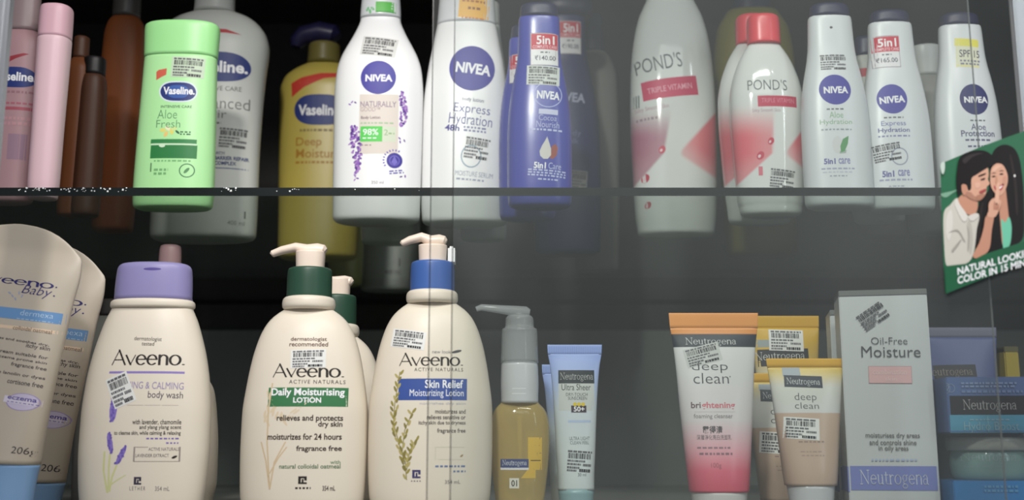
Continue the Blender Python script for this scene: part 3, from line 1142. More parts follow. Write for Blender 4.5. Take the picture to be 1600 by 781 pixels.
def yellow_tube(label, cx, Y, dx, dy, sc, prints, seed, lean=0):
    t = Thing('cleanser_tube', label, 'tube', cx, 660 + dy, Y, ZL, 'yellow topped cleanser tubes', lean=lean)
    zt = lambda y: t.z(y + dy)
    m = grad_mat('yellow_cleanser_print', [(zt(760), (188, 164, 146)), (zt(646), (192, 168, 148)), (zt(645), (206, 206, 202)), (zt(604), (208, 207, 198)), (zt(580), (214, 190, 110)), (zt(562), (216, 174, 66))], .3)
    t.loft('cap', MILK, [(830, 33 * sc), (800, 35 * sc), (757 + dy, 37 * sc)], .9, 2.1, floor=True, base_r=.94)
    b = t.loft('body', m, [(758 + dy, 40 * sc, 34 * sc), (750 + dy, 41 * sc, 34 * sc), (700 + dy, 46 * sc, 28 * sc), (645 + dy, 51.5 * sc, 20 * sc), (600 + dy, 56 * sc, 11 * sc, 2.4), (580 + dy, 58.5 * sc, 4 * sc, 3), (574 + dy, 59 * sc, 1.6 * sc, 6)], seg=72, step=.002)
    t.loft('crimped_seal', mat('yellow_seal', (216, 168, 60), .4, .4), [(575 + dy, 59 * sc, 1.6 * sc, 8), (562 + dy, 60.5 * sc, 1.6 * sc, 8), (560 + dy, 60.5 * sc, 1 * sc, 8)], seg=48)
    B = lambda x0, y0, x1, y1: (x0 + dx, y0 + dy, x1 + dx, y1 + dy)
    b.put(grid2d(3, 1), B(1229, 572, 1258, 586), ink(166, 174, 180), 1)
    b.put(grid2d(6, 2), B(1231, 585, 1292, 604), ink(62, 68, 76), 1.5, rot=-2)
    b.nib('Neutrogena', B(1235, 589, 1288, 602), ink(206, 208, 208), .12, .08, rot=-2)
    dk = ink(84, 84, 88)
    b.text('deep', B(1246, 613, 1281, 628), dk, -.01, rot=-1)
    b.text('clean', B(1246, 628, 1284, 638), dk, -.01, rot=-1)
    b.micro(B(1250, 688, 1290, 692), ink(150, 130, 118), 1, seed)
    b.micro(B(1252, 704, 1288, 707), ink(164, 144, 130), 1, seed + 1)
    b.micro(B(1254, 710, 1290, 713), ink(164, 144, 130), 1, seed + 2)
    t.sticker(b, B(1228, 652, 1284, 686), -4, 33 + seed)
    t.done()


yellow_tube('clear-lidded beige cleanser tube with yellow top in front of the cluster', 1262, .735, 0, 0, 1.0, True, 1)
yellow_tube('beige cleanser tube with yellow top half hidden behind the pink one', 1222, .80, -38, 23, .93, False, 6)
t = Thing('cleanser_tube', 'tall yellow cleanser tube at the back with price sticker above dark label', 'tube', 1232, 640, .855, ZL)
zt = t.z
m = grad_mat('tall_yellow_print', [(zt(640), (204, 200, 190)), (zt(585), (206, 198, 170)), (zt(560), (208, 176, 92)), (zt(530), (208, 168, 52)), (zt(500), (206, 162, 46))], .32)
t.loft('cap', mat('white_tube_cap', (206, 204, 202)), [(830, 34), (790, 36), (752, 38)], .9, 2.1, floor=True, base_r=.94)
b = t.loft('body', m, [(754, 39, 34), (700, 43, 28), (640, 46, 22), (580, 49, 14), (530, 52, 7, 2.4), (512, 53, 2, 4)], seg=64, step=.002)
t.loft('crimped_seal', mat('ochre_seal', (204, 158, 44), .4, .4), [(513, 53, 1.5, 8), (495, 53.5, 1.5, 8), (493.5, 53.5, 1, 8)], seg=48)
b.put(grid2d(3, 1), (1182, 528, 1210, 540), ink(150, 158, 156), 1)
b.put(grid2d(8, 2), (1178, 543, 1271, 570), ink(52, 54, 56), 1.5, rot=1.5)
b.nib('Neutrogena', (1186, 547, 1264, 564), ink(200, 200, 196), .12, .07, rot=1.5)
t.sticker(b, (1207, 512, 1263, 546), -2, 44)
t.done()

# cartons --------------------------------------------------------------


def carton(name, label, cx, ctop, Y, wpx, dm, m, yaw, group=None):
    t = Thing(name, label, 'box', cx, 700, Y, ZL, group, yaw=yaw)
    _, sc = W(cx, 600, Y)
    a = wpx * sc / 2 / math.cos(math.radians(yaw))
    zt_ = t.z(ctop)
    return t, a, zt_


CARD = mat('white_carton_board', (196, 200, 200), .42, .4, bump=.02, bscale=150)
def moist(label, cx, top, Y, wpx, yaw, prints, seed):
    t, a, H = carton('moisturiser_carton', label, cx, top, Y, wpx, .04, CARD, yaw, 'white moisturiser cartons')
    p = t.part('carton', CARD)
    add_box(p.bm, (-a, -.021, .0002), (a, .021, H), 0, .0006)
    film = t.part('top_flap', mat('carton_flap_shadow', (112, 114, 112), .3, .5))  # dark strip along the top, the flap's shadow put into its grey
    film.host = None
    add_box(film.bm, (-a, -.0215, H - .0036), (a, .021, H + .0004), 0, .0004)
    BB = ink(122, 132, 190)
    if prints:
        p.put(grid2d(10, 3), (1300, 728, 1470, 766), BB, 1)
        p.nib('Neutrogena', (1344, 734, 1450, 763), ink(206, 212, 224), .10, .06)
        dk = ink(76, 78, 80)
        p.text('Oil-Free', (1361, 527, 1417, 538), dk, -.008, rot=-1)
        p.text('Moisture', (1346, 541, 1437, 558), dk, -.004, rot=-1)
        p.rect((1357, 572, 1424.5, 599), ink(170, 130, 132), 1, rot=-1)
        p.rect((1357.6, 572.6, 1424, 598.4), ink(216, 176, 176), 1.4, rot=-1)
        p.text('combination', (1364, 577, 1416, 585), ink(228, 200, 198), rot=-1)
        p.text('skin', (1383, 588, 1401, 595), ink(228, 200, 198), rot=-1)
        tx = ink(108, 106, 104)
        p.text('moisturises dry areas', (1353, 676, 1436, 686), tx, .01, rot=-.5)
        p.text('and controls shine', (1359, 687, 1431, 695), tx, .01, rot=-.5)
        p.text('in oily areas', (1373, 696, 1419, 706), tx, .01, rot=-.5)
        p.micro((1362, 716, 1434, 721), ink(168, 180, 206), 1, 4)
        t.sticker(p, (1337, 478, 1392, 508), 34, 50, clear=True)
    else:
        p.put(grid2d(10, 3), (1260, 730, 1330, 766), BB, 1)
    # side band
    s_ = t.part('side_band', BB)
    z0, z1 = t.z(767), t.z(728)
    add_box(s_.bm, (-a - .0002, -.0208, z0), (-a + .001, .0208, z1), 0)
    t.done()


moist('tall white moisturiser carton with pink panel and lilac band', 1387, 460, .745, 127, -12, True, 1)
moist('white moisturiser carton mostly hidden behind the tall one with pink panel', 1368, 489, .80, 120, -12, False, 2)

# gel jar carton on the right ----------------------------------------------
t = Thing('gel_carton', 'clear-windowed blue gel carton with black and teal bands', 'box', 1545, 700, .735, ZL, yaw=-4)
_, sc = W(1545, 650, .735)
a = 80 * sc
p = t.part('header_card', mat('dark_blue_card', (84, 106, 152), .35, .5))
H, zh, zw0 = t.z(593), t.z(677), t.z(749)
add_box(p.bm, (-a, -.030, zh), (a, .030, H), 0, .0006)
p.put(grid2d(6, 2), (1440, 618, 1660, 648), ink(34, 32, 36), 1)
p.put(grid2d(6, 2), (1440, 648, 1660, 676), ink(84, 150, 176), 1)
p.put(grid2d(3, 2), (1440, 650, 1485, 674), ink(76, 172, 206), 1.4)
p.put(grid2d(1, 2), (1543, 650, 1546, 674), ink(120, 180, 196), 1.4)
p.disc((1471, 597, 1487, 615), ink(130, 146, 176), 1, .86)
p.disc((1480, 599, 1494, 613), ink(130, 146, 176), 1, .84)
p.text('72', (1475, 601, 1485, 611), ink(150, 164, 190))
p.micro((1502, 596, 1588, 606), ink(130, 148, 184), 2, 3)
p.micro((1502, 608, 1600, 615), ink(110, 130, 170), 1, 5)
p.nib('Neutrogena', (1505, 624, 1588, 644), ink(176, 174, 172), .12, .06)
p.micro((1515, 654, 1580, 657), ink(140, 176, 188), 1, 6)
p.text('Hydro Boost', (1507, 659, 1592, 676), ink(140, 172, 184), -.01)
q = t.part('base_card', mat('bright_blue_card', (54, 126, 186), .3, .5))
add_box(q.bm, (-a, -.030, .0002), (a, .030, zw0), 0, .0006)
q.put(grid2d(2, 2), (1445, 750, 1476, 800), ink(36, 126, 186), 1)
q.micro((1538, 757, 1592, 770), ink(90, 150, 190), 2, 7)
wdw = t.part('clear_window', clear_mat('clear_carton_film', (0.90, 0.94, 0.95), 0.04, 0.6, haze=.03, haze_add=.02))
bmw = wdw.bm
for (x0, y0, x1, y1) in ((-a, -.0295, a, -.0295), (-a, -.0295, -a, .0295), (a, -.0295, a, .0295)):
    vs = [bmw.verts.new(v) for v in ((x0, y0, zw0), (x1, y1, zw0), (x1, y1, zh), (x0, y0, zh))]
    bmw.faces.new(vs)
bk = t.part('back_card', mat('shaded_blue_card', (40, 60, 84), .4, .4))  # card behind the window, its shade put into a darker blue
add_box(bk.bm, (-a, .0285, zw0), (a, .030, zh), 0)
t.done()
t = Thing('gel_jar', 'teal glass gel jar inside the clear-windowed blue carton', 'jar', 1545, 720, .735, zw0 + .0003)
jb = t.loft('jar_body', milky_mat('teal_jar_glass', (158, 190, 180), .2, (0.7, 0.88, 0.86), .12), [(749, 52), (742, 56), (725, 58), (712, 57), (703, 54)], 1.0, 2, step=.002)
jb.nib('Neutrogena', (1514, 706, 1590, 724), ink(176, 190, 188), .12, .06)
jb.micro((1518, 727, 1570, 731), ink(150, 170, 168), 1, 3)
t.loft('lid', mat('grey_jar_lid', (182, 178, 166), .3, .5), [(703.5, 60), (697, 62), (688, 62), (684, 60), (682.5, 55)], 1.0, 2, step=.001)
t.done()

# lavender tube behind the gel carton, and yellow carton
t = Thing('cream_tube', 'lavender blue tube with black label behind the gel carton', 'tube', 1508, 640, .85, ZL)
t.loft('cap', BLACK, [(830, 36), (790, 37), (752, 38)], .9, 2.1, floor=True, base_r=.94)
b = t.loft('body', mat('lavender_tube', (72, 82, 124), .35, .5), [(753, 40, 36), (700, 46, 30), (640, 50, 22), (580, 53, 12), (540, 56, 5, 2.6), (527, 57, 1.8, 5)], seg=64)
t.loft('crimped_seal', mat('grey_lavender_seal', (92, 94, 112), .4, .4), [(528, 57, 1.6, 8), (513, 57.5, 1.6, 8), (511.5, 57.5, 1, 8)], seg=48)
b.put(grid2d(8, 2), (1448, 568, 1537, 596), ink(44, 42, 44), 1.4, rot=1)
b.nib('Neutrogena', (1456, 572, 1530, 588), ink(120, 112, 104), .12, .06, rot=1)
t.done()
t = Thing('slim_carton', 'slim mustard carton in shadow at the right end of the lower row', 'box', 1574, 640, .87, ZL)
_, sc = W(1574, 600, .87)
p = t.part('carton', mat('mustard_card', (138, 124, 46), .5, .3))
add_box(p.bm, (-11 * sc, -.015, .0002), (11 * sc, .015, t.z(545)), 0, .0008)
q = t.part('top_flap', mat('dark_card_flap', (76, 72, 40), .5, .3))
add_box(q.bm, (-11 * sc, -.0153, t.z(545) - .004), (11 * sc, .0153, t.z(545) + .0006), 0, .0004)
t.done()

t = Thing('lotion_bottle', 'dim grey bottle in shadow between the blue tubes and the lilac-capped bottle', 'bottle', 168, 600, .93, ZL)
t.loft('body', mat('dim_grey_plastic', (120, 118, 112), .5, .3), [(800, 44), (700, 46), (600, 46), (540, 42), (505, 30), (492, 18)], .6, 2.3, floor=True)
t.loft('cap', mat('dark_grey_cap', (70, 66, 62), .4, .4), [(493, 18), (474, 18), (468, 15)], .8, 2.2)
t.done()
t = Thing('lotion_bottle', 'slim bottle with dusty pink cap rising behind the lilac cap', 'bottle', 266, 400, .90, ZL)
t.loft('body', PINK2, [(800, 34), (700, 35), (560, 35), (490, 33), (455, 26), (436, 18), (430, 14)], .7, 2.3, floor=True)
t.loft('cap', PINK2, [(431, 17), (410, 17), (392, 16.5), (385, 15), (383, 11)], .9, 2.2)
t.done()

# ------------------------------------------------------------------ upper row on the glass shelf
ZU = Z_TOP


def up(name, label, cat, cx, cy, base_py, group=None, **k):
    return Thing(name, label, cat, cx, cy, depth_on(base_py, ZU), ZU, group, **k)


def nivea_disc(p, box, tbox, m=iNIV, rot=0, tm=iW):
    p.disc(box, m, 1)
    p.text('NIVEA', tbox, tm, .035, 2, rot)


def emblem(p, box, txt=True, tbox=None, ring=True):
    x0, y0, x1, y1 = box
    w_, h_ = x1 - x0, y1 - y0
    def shape(g):
        pts = []
        for i in range(36):
            a = 2 * math.pi * i / 36
            c, s_ = math.cos(a), math.sin(a)
            pts.append(((x0 + x1) / 2 + (w_ / 2 + g) * math.copysign(abs(c) ** .62, c), (y0 + y1) / 2 - (h_ / 2 + g) * math.copysign(abs(s_) ** 1.0, s_)))
        return pts
    if ring:
        p.poly(shape(2.2), ink(214, 226, 232), 1)
    p.poly(shape(0), ink(36, 52, 116), 1.5)
    if ring:
        p.poly([((x0 + x1) / 2 + (x - (x0 + x1) / 2) * .62, (y0 + y1) / 2 + (y - (y0 + y1) / 2) * .7) for x, y in shape(0)], ink(54, 92, 164), 1.8)
    if txt:
        p.text('Vaseline.', tbox or (x0 + .08 * w_, y0 + .3 * h_, x1 - .08 * w_, y0 + .64 * h_), iW, .03, 2.6)


# far left: dusty pink bottle with emblem and the tall pale pink bottle
t = up('lotion_bottle', 'dusty pink lotion bottle with navy emblem at the far left', 'bottle', 16, 200, 318)
b = t.loft('body', PINK2, [(330, 44), (290, 44), (200, 46), (120, 48), (80, 46), (60, 40), (50, 30)], .55, 2.4, floor=True)
t.loft('cap', mat('pink_grey_cap', (142, 122, 124), .4, .4), [(51, 32), (20, 31), (-30, 30)], .6, 2.3)
emblem(b, (-14, 104, 54, 136), True, (-8, 112, 52, 126), ring=False)
b.poly([(-6, 96), (14, 88), (36, 82), (44, 83), (24, 91), (4, 102)], ink(150, 52, 62), 1)
b.micro((4, 140, 50, 146), ink(150, 110, 118), 1, 3)
b.put(grid2d(5, 1), (-10, 166, 60, 171), ink(164, 84, 96), 1)
b.micro((8, 158, 52, 163), ink(170, 96, 110), 1, 5)
b.micro((4, 180, 46, 196), ink(186, 140, 146), 2, 6)
for (x, y) in ((12, 208), (30, 208)):
    b.put(grid2d(2, 3), (x, y, x + 14, y + 40), ink(150, 120, 136), .9)
t.done()

t = up('lotion_bottle', 'tall pale pink bottle standing edge-on beside the dusty pink one', 'bottle', 75, 200, 311)
t.loft('body', PINK, [(330, 22), (290, 22.5), (200, 23), (120, 24), (64, 24.5), (61, 23)], 1.0, 2.4, floor=True, base_r=.9)
t.loft('cap', mat('pale_pink_cap', (222, 178, 190), .42, .4), [(62.5, 24), (40, 24), (18, 23.5), (13, 22), (11.5, 18)], 1.0, 2.5)
t.done()

# brown bottles
t = up('oil_bottle', 'brown bottle squeezed between the pale pink and dark brown bottles', 'bottle', 118, 200, 338)
t.loft('body', mat('chestnut_plastic', (112, 64, 36), .5, .3), [(340, 19), (290, 20), (150, 21), (110, 20), (96, 14), (92, 11)], 1.0, 2.4, floor=True)
t.loft('cap', DBROWN, [(93, 12), (80, 12), (60, 11.5), (58, 9)], 1.0, 2)
t.done()
t = up('oil_bottle', 'dark brown bottle with black cap beside the orange-brown bottle', 'bottle', 141, 200, 338)
b = t.loft('body', DBROWN, [(340, 22), (290, 22), (150, 21), (122, 18), (118, 15)], 1.0, 2.3, floor=True)
t.loft('cap', BLACK, [(119, 17), (105, 17), (93, 16.5), (91, 14)], 1.0, 2)
b.poly([(110, 170), (114, 170), (117, 198), (108, 198)], ink(150, 130, 112), 1)
t.done()
t = up('oil_bottle', 'tall orange-brown bottle with grey cap left of the green bottle', 'bottle', 186, 200, 362)
t.loft('body', BROWN, [(370, 31), (300, 32), (150, 33), (60, 31), (36, 26), (28, 20)], .8, 2.5, floor=True)
t.loft('cap', mat('dark_grey_cap', (70, 66, 62), .4, .4), [(29, 21), (10, 21), (-12, 20)], 1.0, 2.1)
t.done()

# green bottle
t = up('lotion_bottle', 'light green lotion bottle with blue emblem and dark green band', 'bottle', 277, 200, 327)
b = t.loft('body', VGREEN, [(345, 62), (290, 62), (200, 59.5), (130, 57), (100, 56), (92, 55.5)], .48, 2.6, floor=True, base_r=.9)
t.loft('cap', mat('green_cap_plastic', (160, 226, 150), .38, .45), [(92.5, 56.2), (70, 57), (50, 57.5), (44, 57), (41, 54), (39.5, 48)], .50, 2.6)
b.poly([(243, 111), (247, 108), (260, 106), (259, 116), (252, 119), (243, 124)], ink(204, 98, 76), 1)
emblem(b, (250, 128, 305, 157), True, (255, 135, 303, 147))
b.text('INTENSIVE CARE', (251, 164, 299, 168), ink(70, 110, 76), .01)
b.text('Aloe', (246, 171, 276, 185), ink(98, 148, 104), -.01)
b.text('Fresh', (244, 187, 281, 199), ink(98, 148, 104), -.01)
for j, (x, y, c) in enumerate(((254, 203, (222, 214, 120)), (262, 200, (236, 232, 190)), (268, 205, (226, 214, 110)), (259, 209, (230, 196, 120)), (272, 201, (206, 226, 150)))):
    blob(b, x, y, 5, 3, 40 * j, ink(*c), 1)
blob(b, 277, 206, 4, 1.8, 40, ink(40, 96, 66), 1)
b.micro((281, 204, 297, 211), ink(44, 100, 70), 2, 3)
b.put(grid2d(8, 1), (235, 217, 306, 224), ink(52, 132, 74), 1)
b.put(grid2d(8, 2), (235, 226, 306, 247), ink(44, 124, 66), 1)
b.put(grid2d(8, 1), (235, 223.6, 306, 226.4), ink(196, 226, 190), 1.4)
blob(b, 253, 227, 5, 3, 0, ink(206, 230, 200), 2)
b.micro((240, 249, 300, 253), ink(120, 180, 118), 1, 4)
b.disc((280, 255, 303, 277), ink(66, 120, 78), 1, .86)
blob(b, 291, 266, 6, 2.4, -45, ink(86, 140, 92), 1)
b.micro((240, 262, 262, 274), ink(116, 172, 112), 2, 6)
b.put(grid2d(1, 2), (234.5, 254, 235.8, 268), ink(90, 130, 88), 1)
t.sticker(b, (268, 88, 317, 120), -2, 60, paper=(196, 214, 188))
t.done()

# white bottle behind it
t = up('lotion_bottle', 'large white lotion bottle with navy emblem behind the green bottle', 'bottle', 326, 200, 376)
b = t.loft('body', GREYW, [(385, 82), (330, 82), (250, 81), (180, 82), (120, 85), (80, 88), (60, 84), (42, 72), (30, 56), (24, 42), (20, 32)], .5, 2.4, floor=True)
t.loft('cap', mat('grey_white_cap', (176, 178, 174), .4, .4), [(21, 32), (14, 31), (-16, 30)], .8, 2.2)
b.poly([(326, 44), (352, 44), (376, 52), (352, 50), (338, 50)], ink(176, 60, 66), 1)
emblem(b, (280, 80, 389, 126), True, (291, 94, 384, 112), ring=False)
b.text('INTENSIVE CARE', (300, 133, 375, 140), ink(90, 90, 86))
dk = ink(112, 112, 110)
b.text('Advanced', (292, 150, 386, 168), dk, -.005)
b.text('Repair', (292, 170, 352, 187), dk, -.005)
b.micro((330, 188, 344, 193), dk, 1, 3)
b.text('WITH', (335, 235, 349, 240), iNAVY, .01)
b.text('BARRIER REPAIR', (334, 242, 384, 248), iNAVY, .03)
b.text('COMPLEX', (334, 250, 366, 256), iNAVY, .03)
b.put(grid2d(6, 1), (330, 260, 383, 261.6), ink(84, 92, 130), 1)
b.text('400 ml', (353, 342, 377, 349), ink(110, 110, 106))
b.put(grid2d(1, 2), (377, 326, 378.6, 338), ink(100, 100, 98), 1)
t.sticker(b, (339, 196, 384, 230), -2, 66, paper=(186, 188, 182), clear=True)
t.done()

# yellow bottle with pump
t = up('pump_bottle', 'mustard yellow pump bottle with navy emblem behind the white bottles', 'bottle', 503, 200, 405)
b = t.loft('body', YELLOW, [(412, 62), (330, 63), (250, 65), (180, 66), (145, 66), (125, 60), (112, 46), (104, 32), (100, 24)], .6, 2.4, floor=True)
t.loft('collar', mat('olive_collar', (112, 104, 56), .4, .4), [(101, 26), (86, 25), (72, 24), (70, 20)], 1.0, 2)
h = t.part('pump_head', NAVYCAP)
Lq = lambda px, py: (t.loc(px, py)[0], 0, t.loc(px, py)[1])
_, m_ = W(500, 60, t.Y)
add_sweep(h.bm, [Lq(*q) for q in ((462, 74), (464, 66), (474, 56), (500, 52), (522, 56), (526, 60))], [v * m_ for v in (8, 12, 15, 18, 17, 10)], 18, flat=1.2)
b.poly([(454, 128), (470, 120), (500, 113), (540, 112), (540, 117), (505, 122), (474, 136), (455, 150)], ink(196, 62, 50), 1)
emblem(b, (459, 147, 541, 195), True, (466, 163, 534, 180), ring=False)
b.micro((468, 200, 530, 206), ink(126, 108, 60), 1, 4)
br = ink(168, 122, 44)
b.text('Deep', (462, 214, 502, 231), br, .01)
b.text('Moisture', (462, 232, 532, 246), br, .01)
b.micro((460, 250, 530, 256), br, 1, 6)
t.done()
# green-yellow bottle farther back
t = up('lotion_bottle', 'pale yellow-green bottle at the back behind the mustard pump bottle', 'bottle', 541, 390, 446)
t.loft('body', mat('lime_cream_plastic', (204, 204, 128), .35, .5), [(440, 26), (400, 27), (300, 28), (200, 28), (150, 24), (130, 14)], .9, 2.2, floor=True)
t.loft('cap', WHITE2, [(131, 16), (110, 16), (90, 15)], 1, 2)
t.done()

# lavender bottle
t = up('lotion_bottle', 'white lotion bottle with purple lavender print and green neck label', 'bottle', 591, 200, 349)
b = t.loft('body', WHITE, [(360, 68), (320, 68), (290, 68.5), (200, 69), (150, 69), (125, 67.5), (108, 65), (92, 60), (76, 52), (60, 43), (46, 36), (36, 32), (30, 31)], .56, 2.3, floor=True)
cap = t.loft('cap', mat('white_cap_plastic', (220, 222, 224), .25, .5), [(30.5, 31.5), (26, 31.5), (8, 30.5), (-2, 29.5), (-6, 27)], .7, 2.3)
cap.put(grid2d(4, 3), (587, 2, 618, 26), ink(96, 186, 84), 1)
cap.put(grid2d(4, 1), (587, 17, 618, 19), ink(60, 150, 60), 1.5)
for j in range(3):
    blob(cap, 574 + j * 4, 13 + (j % 2) * 4, 2, 4, 30 - 40 * j, ink(120, 190, 130), 1)
nivea_disc(b, (564, 94, 618, 147), (571, 116, 613, 127))
b.put(grid2d(8, 6), (562, 147, 621, 240), ink(216, 206, 196), .8)
tx = ink(150, 130, 150)
b.text('NATURALLY', (563, 158, 619, 167), tx, .01)
b.text('GOOD™', (563, 167, 594, 174), ink(180, 160, 160), .01)
b.text('Body Lotion', (564, 181, 594, 187), ink(104, 74, 92), .01)
b.micro((563, 190, 618, 194), ink(160, 190, 150), 1, 4)
b.put(grid2d(4, 2), (563, 197, 597, 221), ink(84, 200, 84), 1.6)
b.text('98%', (567, 201, 591, 211), iW, .01, 2.4)
b.micro((566, 214, 588, 217), iW, 1, 5, 2.4)
b.rect((598, 197, 618, 221), ink(206, 214, 192), 1.4)
b.text('2', (600, 202, 606, 211), ink(150, 180, 130), 0, 2.4)
b.micro((607, 206, 616, 210), ink(150, 180, 130), 1, 3, 2.4)
b.micro((564, 225, 580, 228), ink(150, 130, 130), 1, 7)
rr = random.Random(9)
lv = [ink(112, 70, 160), ink(146, 104, 186), ink(92, 54, 140), ink(170, 130, 196)]
for j in range(70):
    u = j / 70
    x = 554 + 4 * math.sin(u * 2.2) + rr.uniform(-7.5, 7.5) * (.45 + .7 * math.sin(math.pi * min(1, u + .12)))
    blob(b, x, 196 + 74 * u, rr.uniform(1.6, 3.0), rr.uniform(1.8, 3.4), rr.uniform(0, 180), lv[j % 4], 1.2 + .2 * (j % 4), 7)
for j in range(46):
    u = j / 46
    x = 627 + 3 * math.sin(u * 3) + rr.uniform(-5, 5) * (.5 + .6 * math.sin(math.pi * u))
    blob(b, x, 142 + 54 * u, rr.uniform(1.4, 2.4), rr.uniform(1.8, 3.2), rr.uniform(0, 180), lv[j % 4], 1.2 + .2 * (j % 4), 7)
for j in range(16):
    blob(b, rr.choice((546, 550, 556, 626, 632, 552, 560)) + rr.uniform(-5, 5), rr.choice((160, 165, 276, 278, 282, 216, 222)) + rr.uniform(-5, 3), 1.2, 2.6, rr.uniform(0, 180), lv[j % 4], 1.2, 6)
b.disc((604, 238, 628, 262), ink(66, 58, 150), 1)
b.disc((608, 242, 624, 258), ink(110, 100, 186), 1.5, .8)
b.poly([(616, 243), (621, 253), (616, 257), (611, 253)], ink(120, 110, 196), 1.5)
b.micro((608, 264, 630, 271), ink(92, 82, 168), 2, 8, rot=8)
for j in range(10):
    a = math.radians(150 + j * 16)
    blob(b, 616 + 17 * math.cos(a), 250 + 16 * math.sin(a), 1.3, 2.0, 60 + j * 16, ink(120, 108, 186), 1, 6)
b.text('350 ml', (580, 282, 599, 287), ink(120, 116, 130))
t.sticker(b, (564, 54, 619, 86), -7, 70, paper=(212, 212, 208), name='price_sticker')
t.done()
# two more behind it
t = up('lotion_bottle', 'white bottle directly behind the lavender-printed one', 'bottle', 609, 340, 381, 'white bottles queued behind the lavender bottle')
t.loft('body', WHITE2, [(392, 44), (340, 45), (250, 46), (160, 45), (130, 38), (110, 26)], .6, 2.3, floor=True)
t.loft('cap', NAVYCAP, [(111, 25), (90, 24), (80, 22)], .8, 2.2)
t.done()
t = up('lotion_bottle', 'greyish bottle at the very back of the queue behind the lavender-printed one', 'bottle', 609, 420, 455, 'white bottles queued behind the lavender bottle')
b = t.loft('body', WHITE2, [(462, 45), (420, 45), (300, 46), (220, 44), (190, 36), (176, 24)], .6, 2.3, floor=True)
t.loft('cap', NAVYCAP, [(177, 24), (160, 23), (150, 21)], .8, 2.2)
b.text('400 ml', (600, 421, 625, 428), ink(110, 110, 112), .01)
b.put(grid2d(1, 2), (623, 403, 625, 416), ink(130, 130, 132), 1)
t.done()

# big white bottle with blue oval (behind the pane edges)
t = up('lotion_bottle', 'large white lotion bottle with blue oval and orange neck label', 'bottle', 728, 200, 352)
b = t.loft('body', WHITE, [(362, 68), (320, 69), (290, 69), (200, 68), (160, 66), (130, 62.5), (100, 58), (76, 53), (58, 49.5), (46, 47), (41, 46)], .56, 2.3, floor=True)
cap = t.loft('cap', mat('white_cap_plastic', (220, 222, 224)), [(41.5, 46.3), (30, 45.3), (0, 43), (-26, 41), (-30, 38)], .62, 2.3)
cap.put(grid2d(5, 3), (717, -14, 764, 36), ink(240, 184, 84), 1, rot=-4)
cap.micro((722, -2, 758, 4), ink(180, 110, 60), 1, 3, rot=-4)
cap.text('CAP', (731, 9, 752, 17), ink(150, 100, 60), 0, 2, rot=-4) if False else cap.micro((731, 9, 752, 16), ink(150, 100, 60), 1, 9, rot=-4, lo=4, hi=6)
cap.micro((721, 26, 758, 30), ink(206, 130, 60), 1, 4, rot=-4)
nivea_disc(b, (702, 69, 773, 141), (712, 97, 767, 114), ink(66, 62, 148), -7)
pb = ink(110, 110, 160)
b.text('body lotion', (722, 152, 756, 160), ink(92, 90, 120), .01, rot=-6)
b.text('Express', (709, 162, 766, 181), pb, 0, rot=-6)
b.text('Hydration', (701, 178, 769, 200), pb, 0, rot=-6)
b.text('48h', (695, 194, 718, 204), ink(84, 80, 150), .03, rot=-5)
b.micro((724, 197, 760, 207), ink(130, 130, 170), 2, 4, rot=-5)
b.disc((720, 226, 752, 262), ink(150, 170, 186), 1, .88)
b.text('MOISTURE SERUM', (711, 268, 770, 276), ink(150, 156, 176), 0, rot=-5)
b.micro((712, 278, 756, 283), ink(160, 164, 184), 1, 6, rot=-5)
t.sticker(b, (724, 213, 767, 250), -8, 77, paper=(196, 198, 198), clear=True)
t.done()
t = up('lotion_bottle', 'greyish white bottle half hidden behind the one with orange neck label', 'bottle', 756, 200, 376)
t.loft('body', GREYW, [(385, 36), (300, 38), (200, 38), (120, 34), (60, 26), (40, 24)], .6, 2.3, floor=True)
t.loft('cap', mat('grey_white_cap', (176, 178, 174)), [(41, 24), (20, 23.5), (8, 23), (5, 20)], .8, 2.2)
t.done()

# blue bottles -----------------------------------------------------------


def price_tag(t, host, box, seed, price='₹140.00', rot=0):
    x0, y0, x1, y1 = box
    ym = y0 + .5 * (y1 - y0)
    wh = mat('offer_tag_white', (222, 220, 222), .4, .4)
    p = t.part('offer_tag', wh)
    p.host = host
    p.put(grid2d(5, 4), (x0 - 1.4, y0 - 1.4, x1 + 1.4, y1 + 1.4), ink(150, 140, 146), 1.6)
    p.put(grid2d(5, 4), (x0 - .4, y0 - .4, x1 + .4, y1 + .4), wh, 2.2)
    p.put(grid2d(5, 3), (x0, y0, x1, ym), ink(196, 52, 70), 2.7)
    w_ = x1 - x0
    p.text('5in1', (x0 + .2 * w_, y0 + .06 * (y1 - y0), x1 - .12 * w_, y0 + .34 * (y1 - y0)), iW, .02, 3.4)
    p.text('COMPLETE CARE', (x0 + .06 * w_, y0 + .37 * (y1 - y0), x1 - .03 * w_, y0 + .47 * (y1 - y0)), ink(240, 200, 206), .01, 3.4)
    p.micro((x0 + .35 * w_, y0 + .56 * (y1 - y0), x0 + .7 * w_, y0 + .64 * (y1 - y0)), iG, 1, seed, 3.4)
    p.text(price, (x0 + .14 * w_, y0 + .70 * (y1 - y0), x1 - .08 * w_, y0 + .86 * (y1 - y0)), ink(84, 84, 96), .01, 3.4)
    return p


def slim(name, label, cx, cy, base, bodym, capm, body, cap, prints, ratio=.56, group=None):
    t = up(name, label, 'bottle', cx, cy, base, group)
    b = t.loft('body', bodym, body, ratio, 2.3, floor=True)
    c = t.loft('cap', capm, cap, ratio + .08, 2.3)
    prints(t, b)
    t.done()


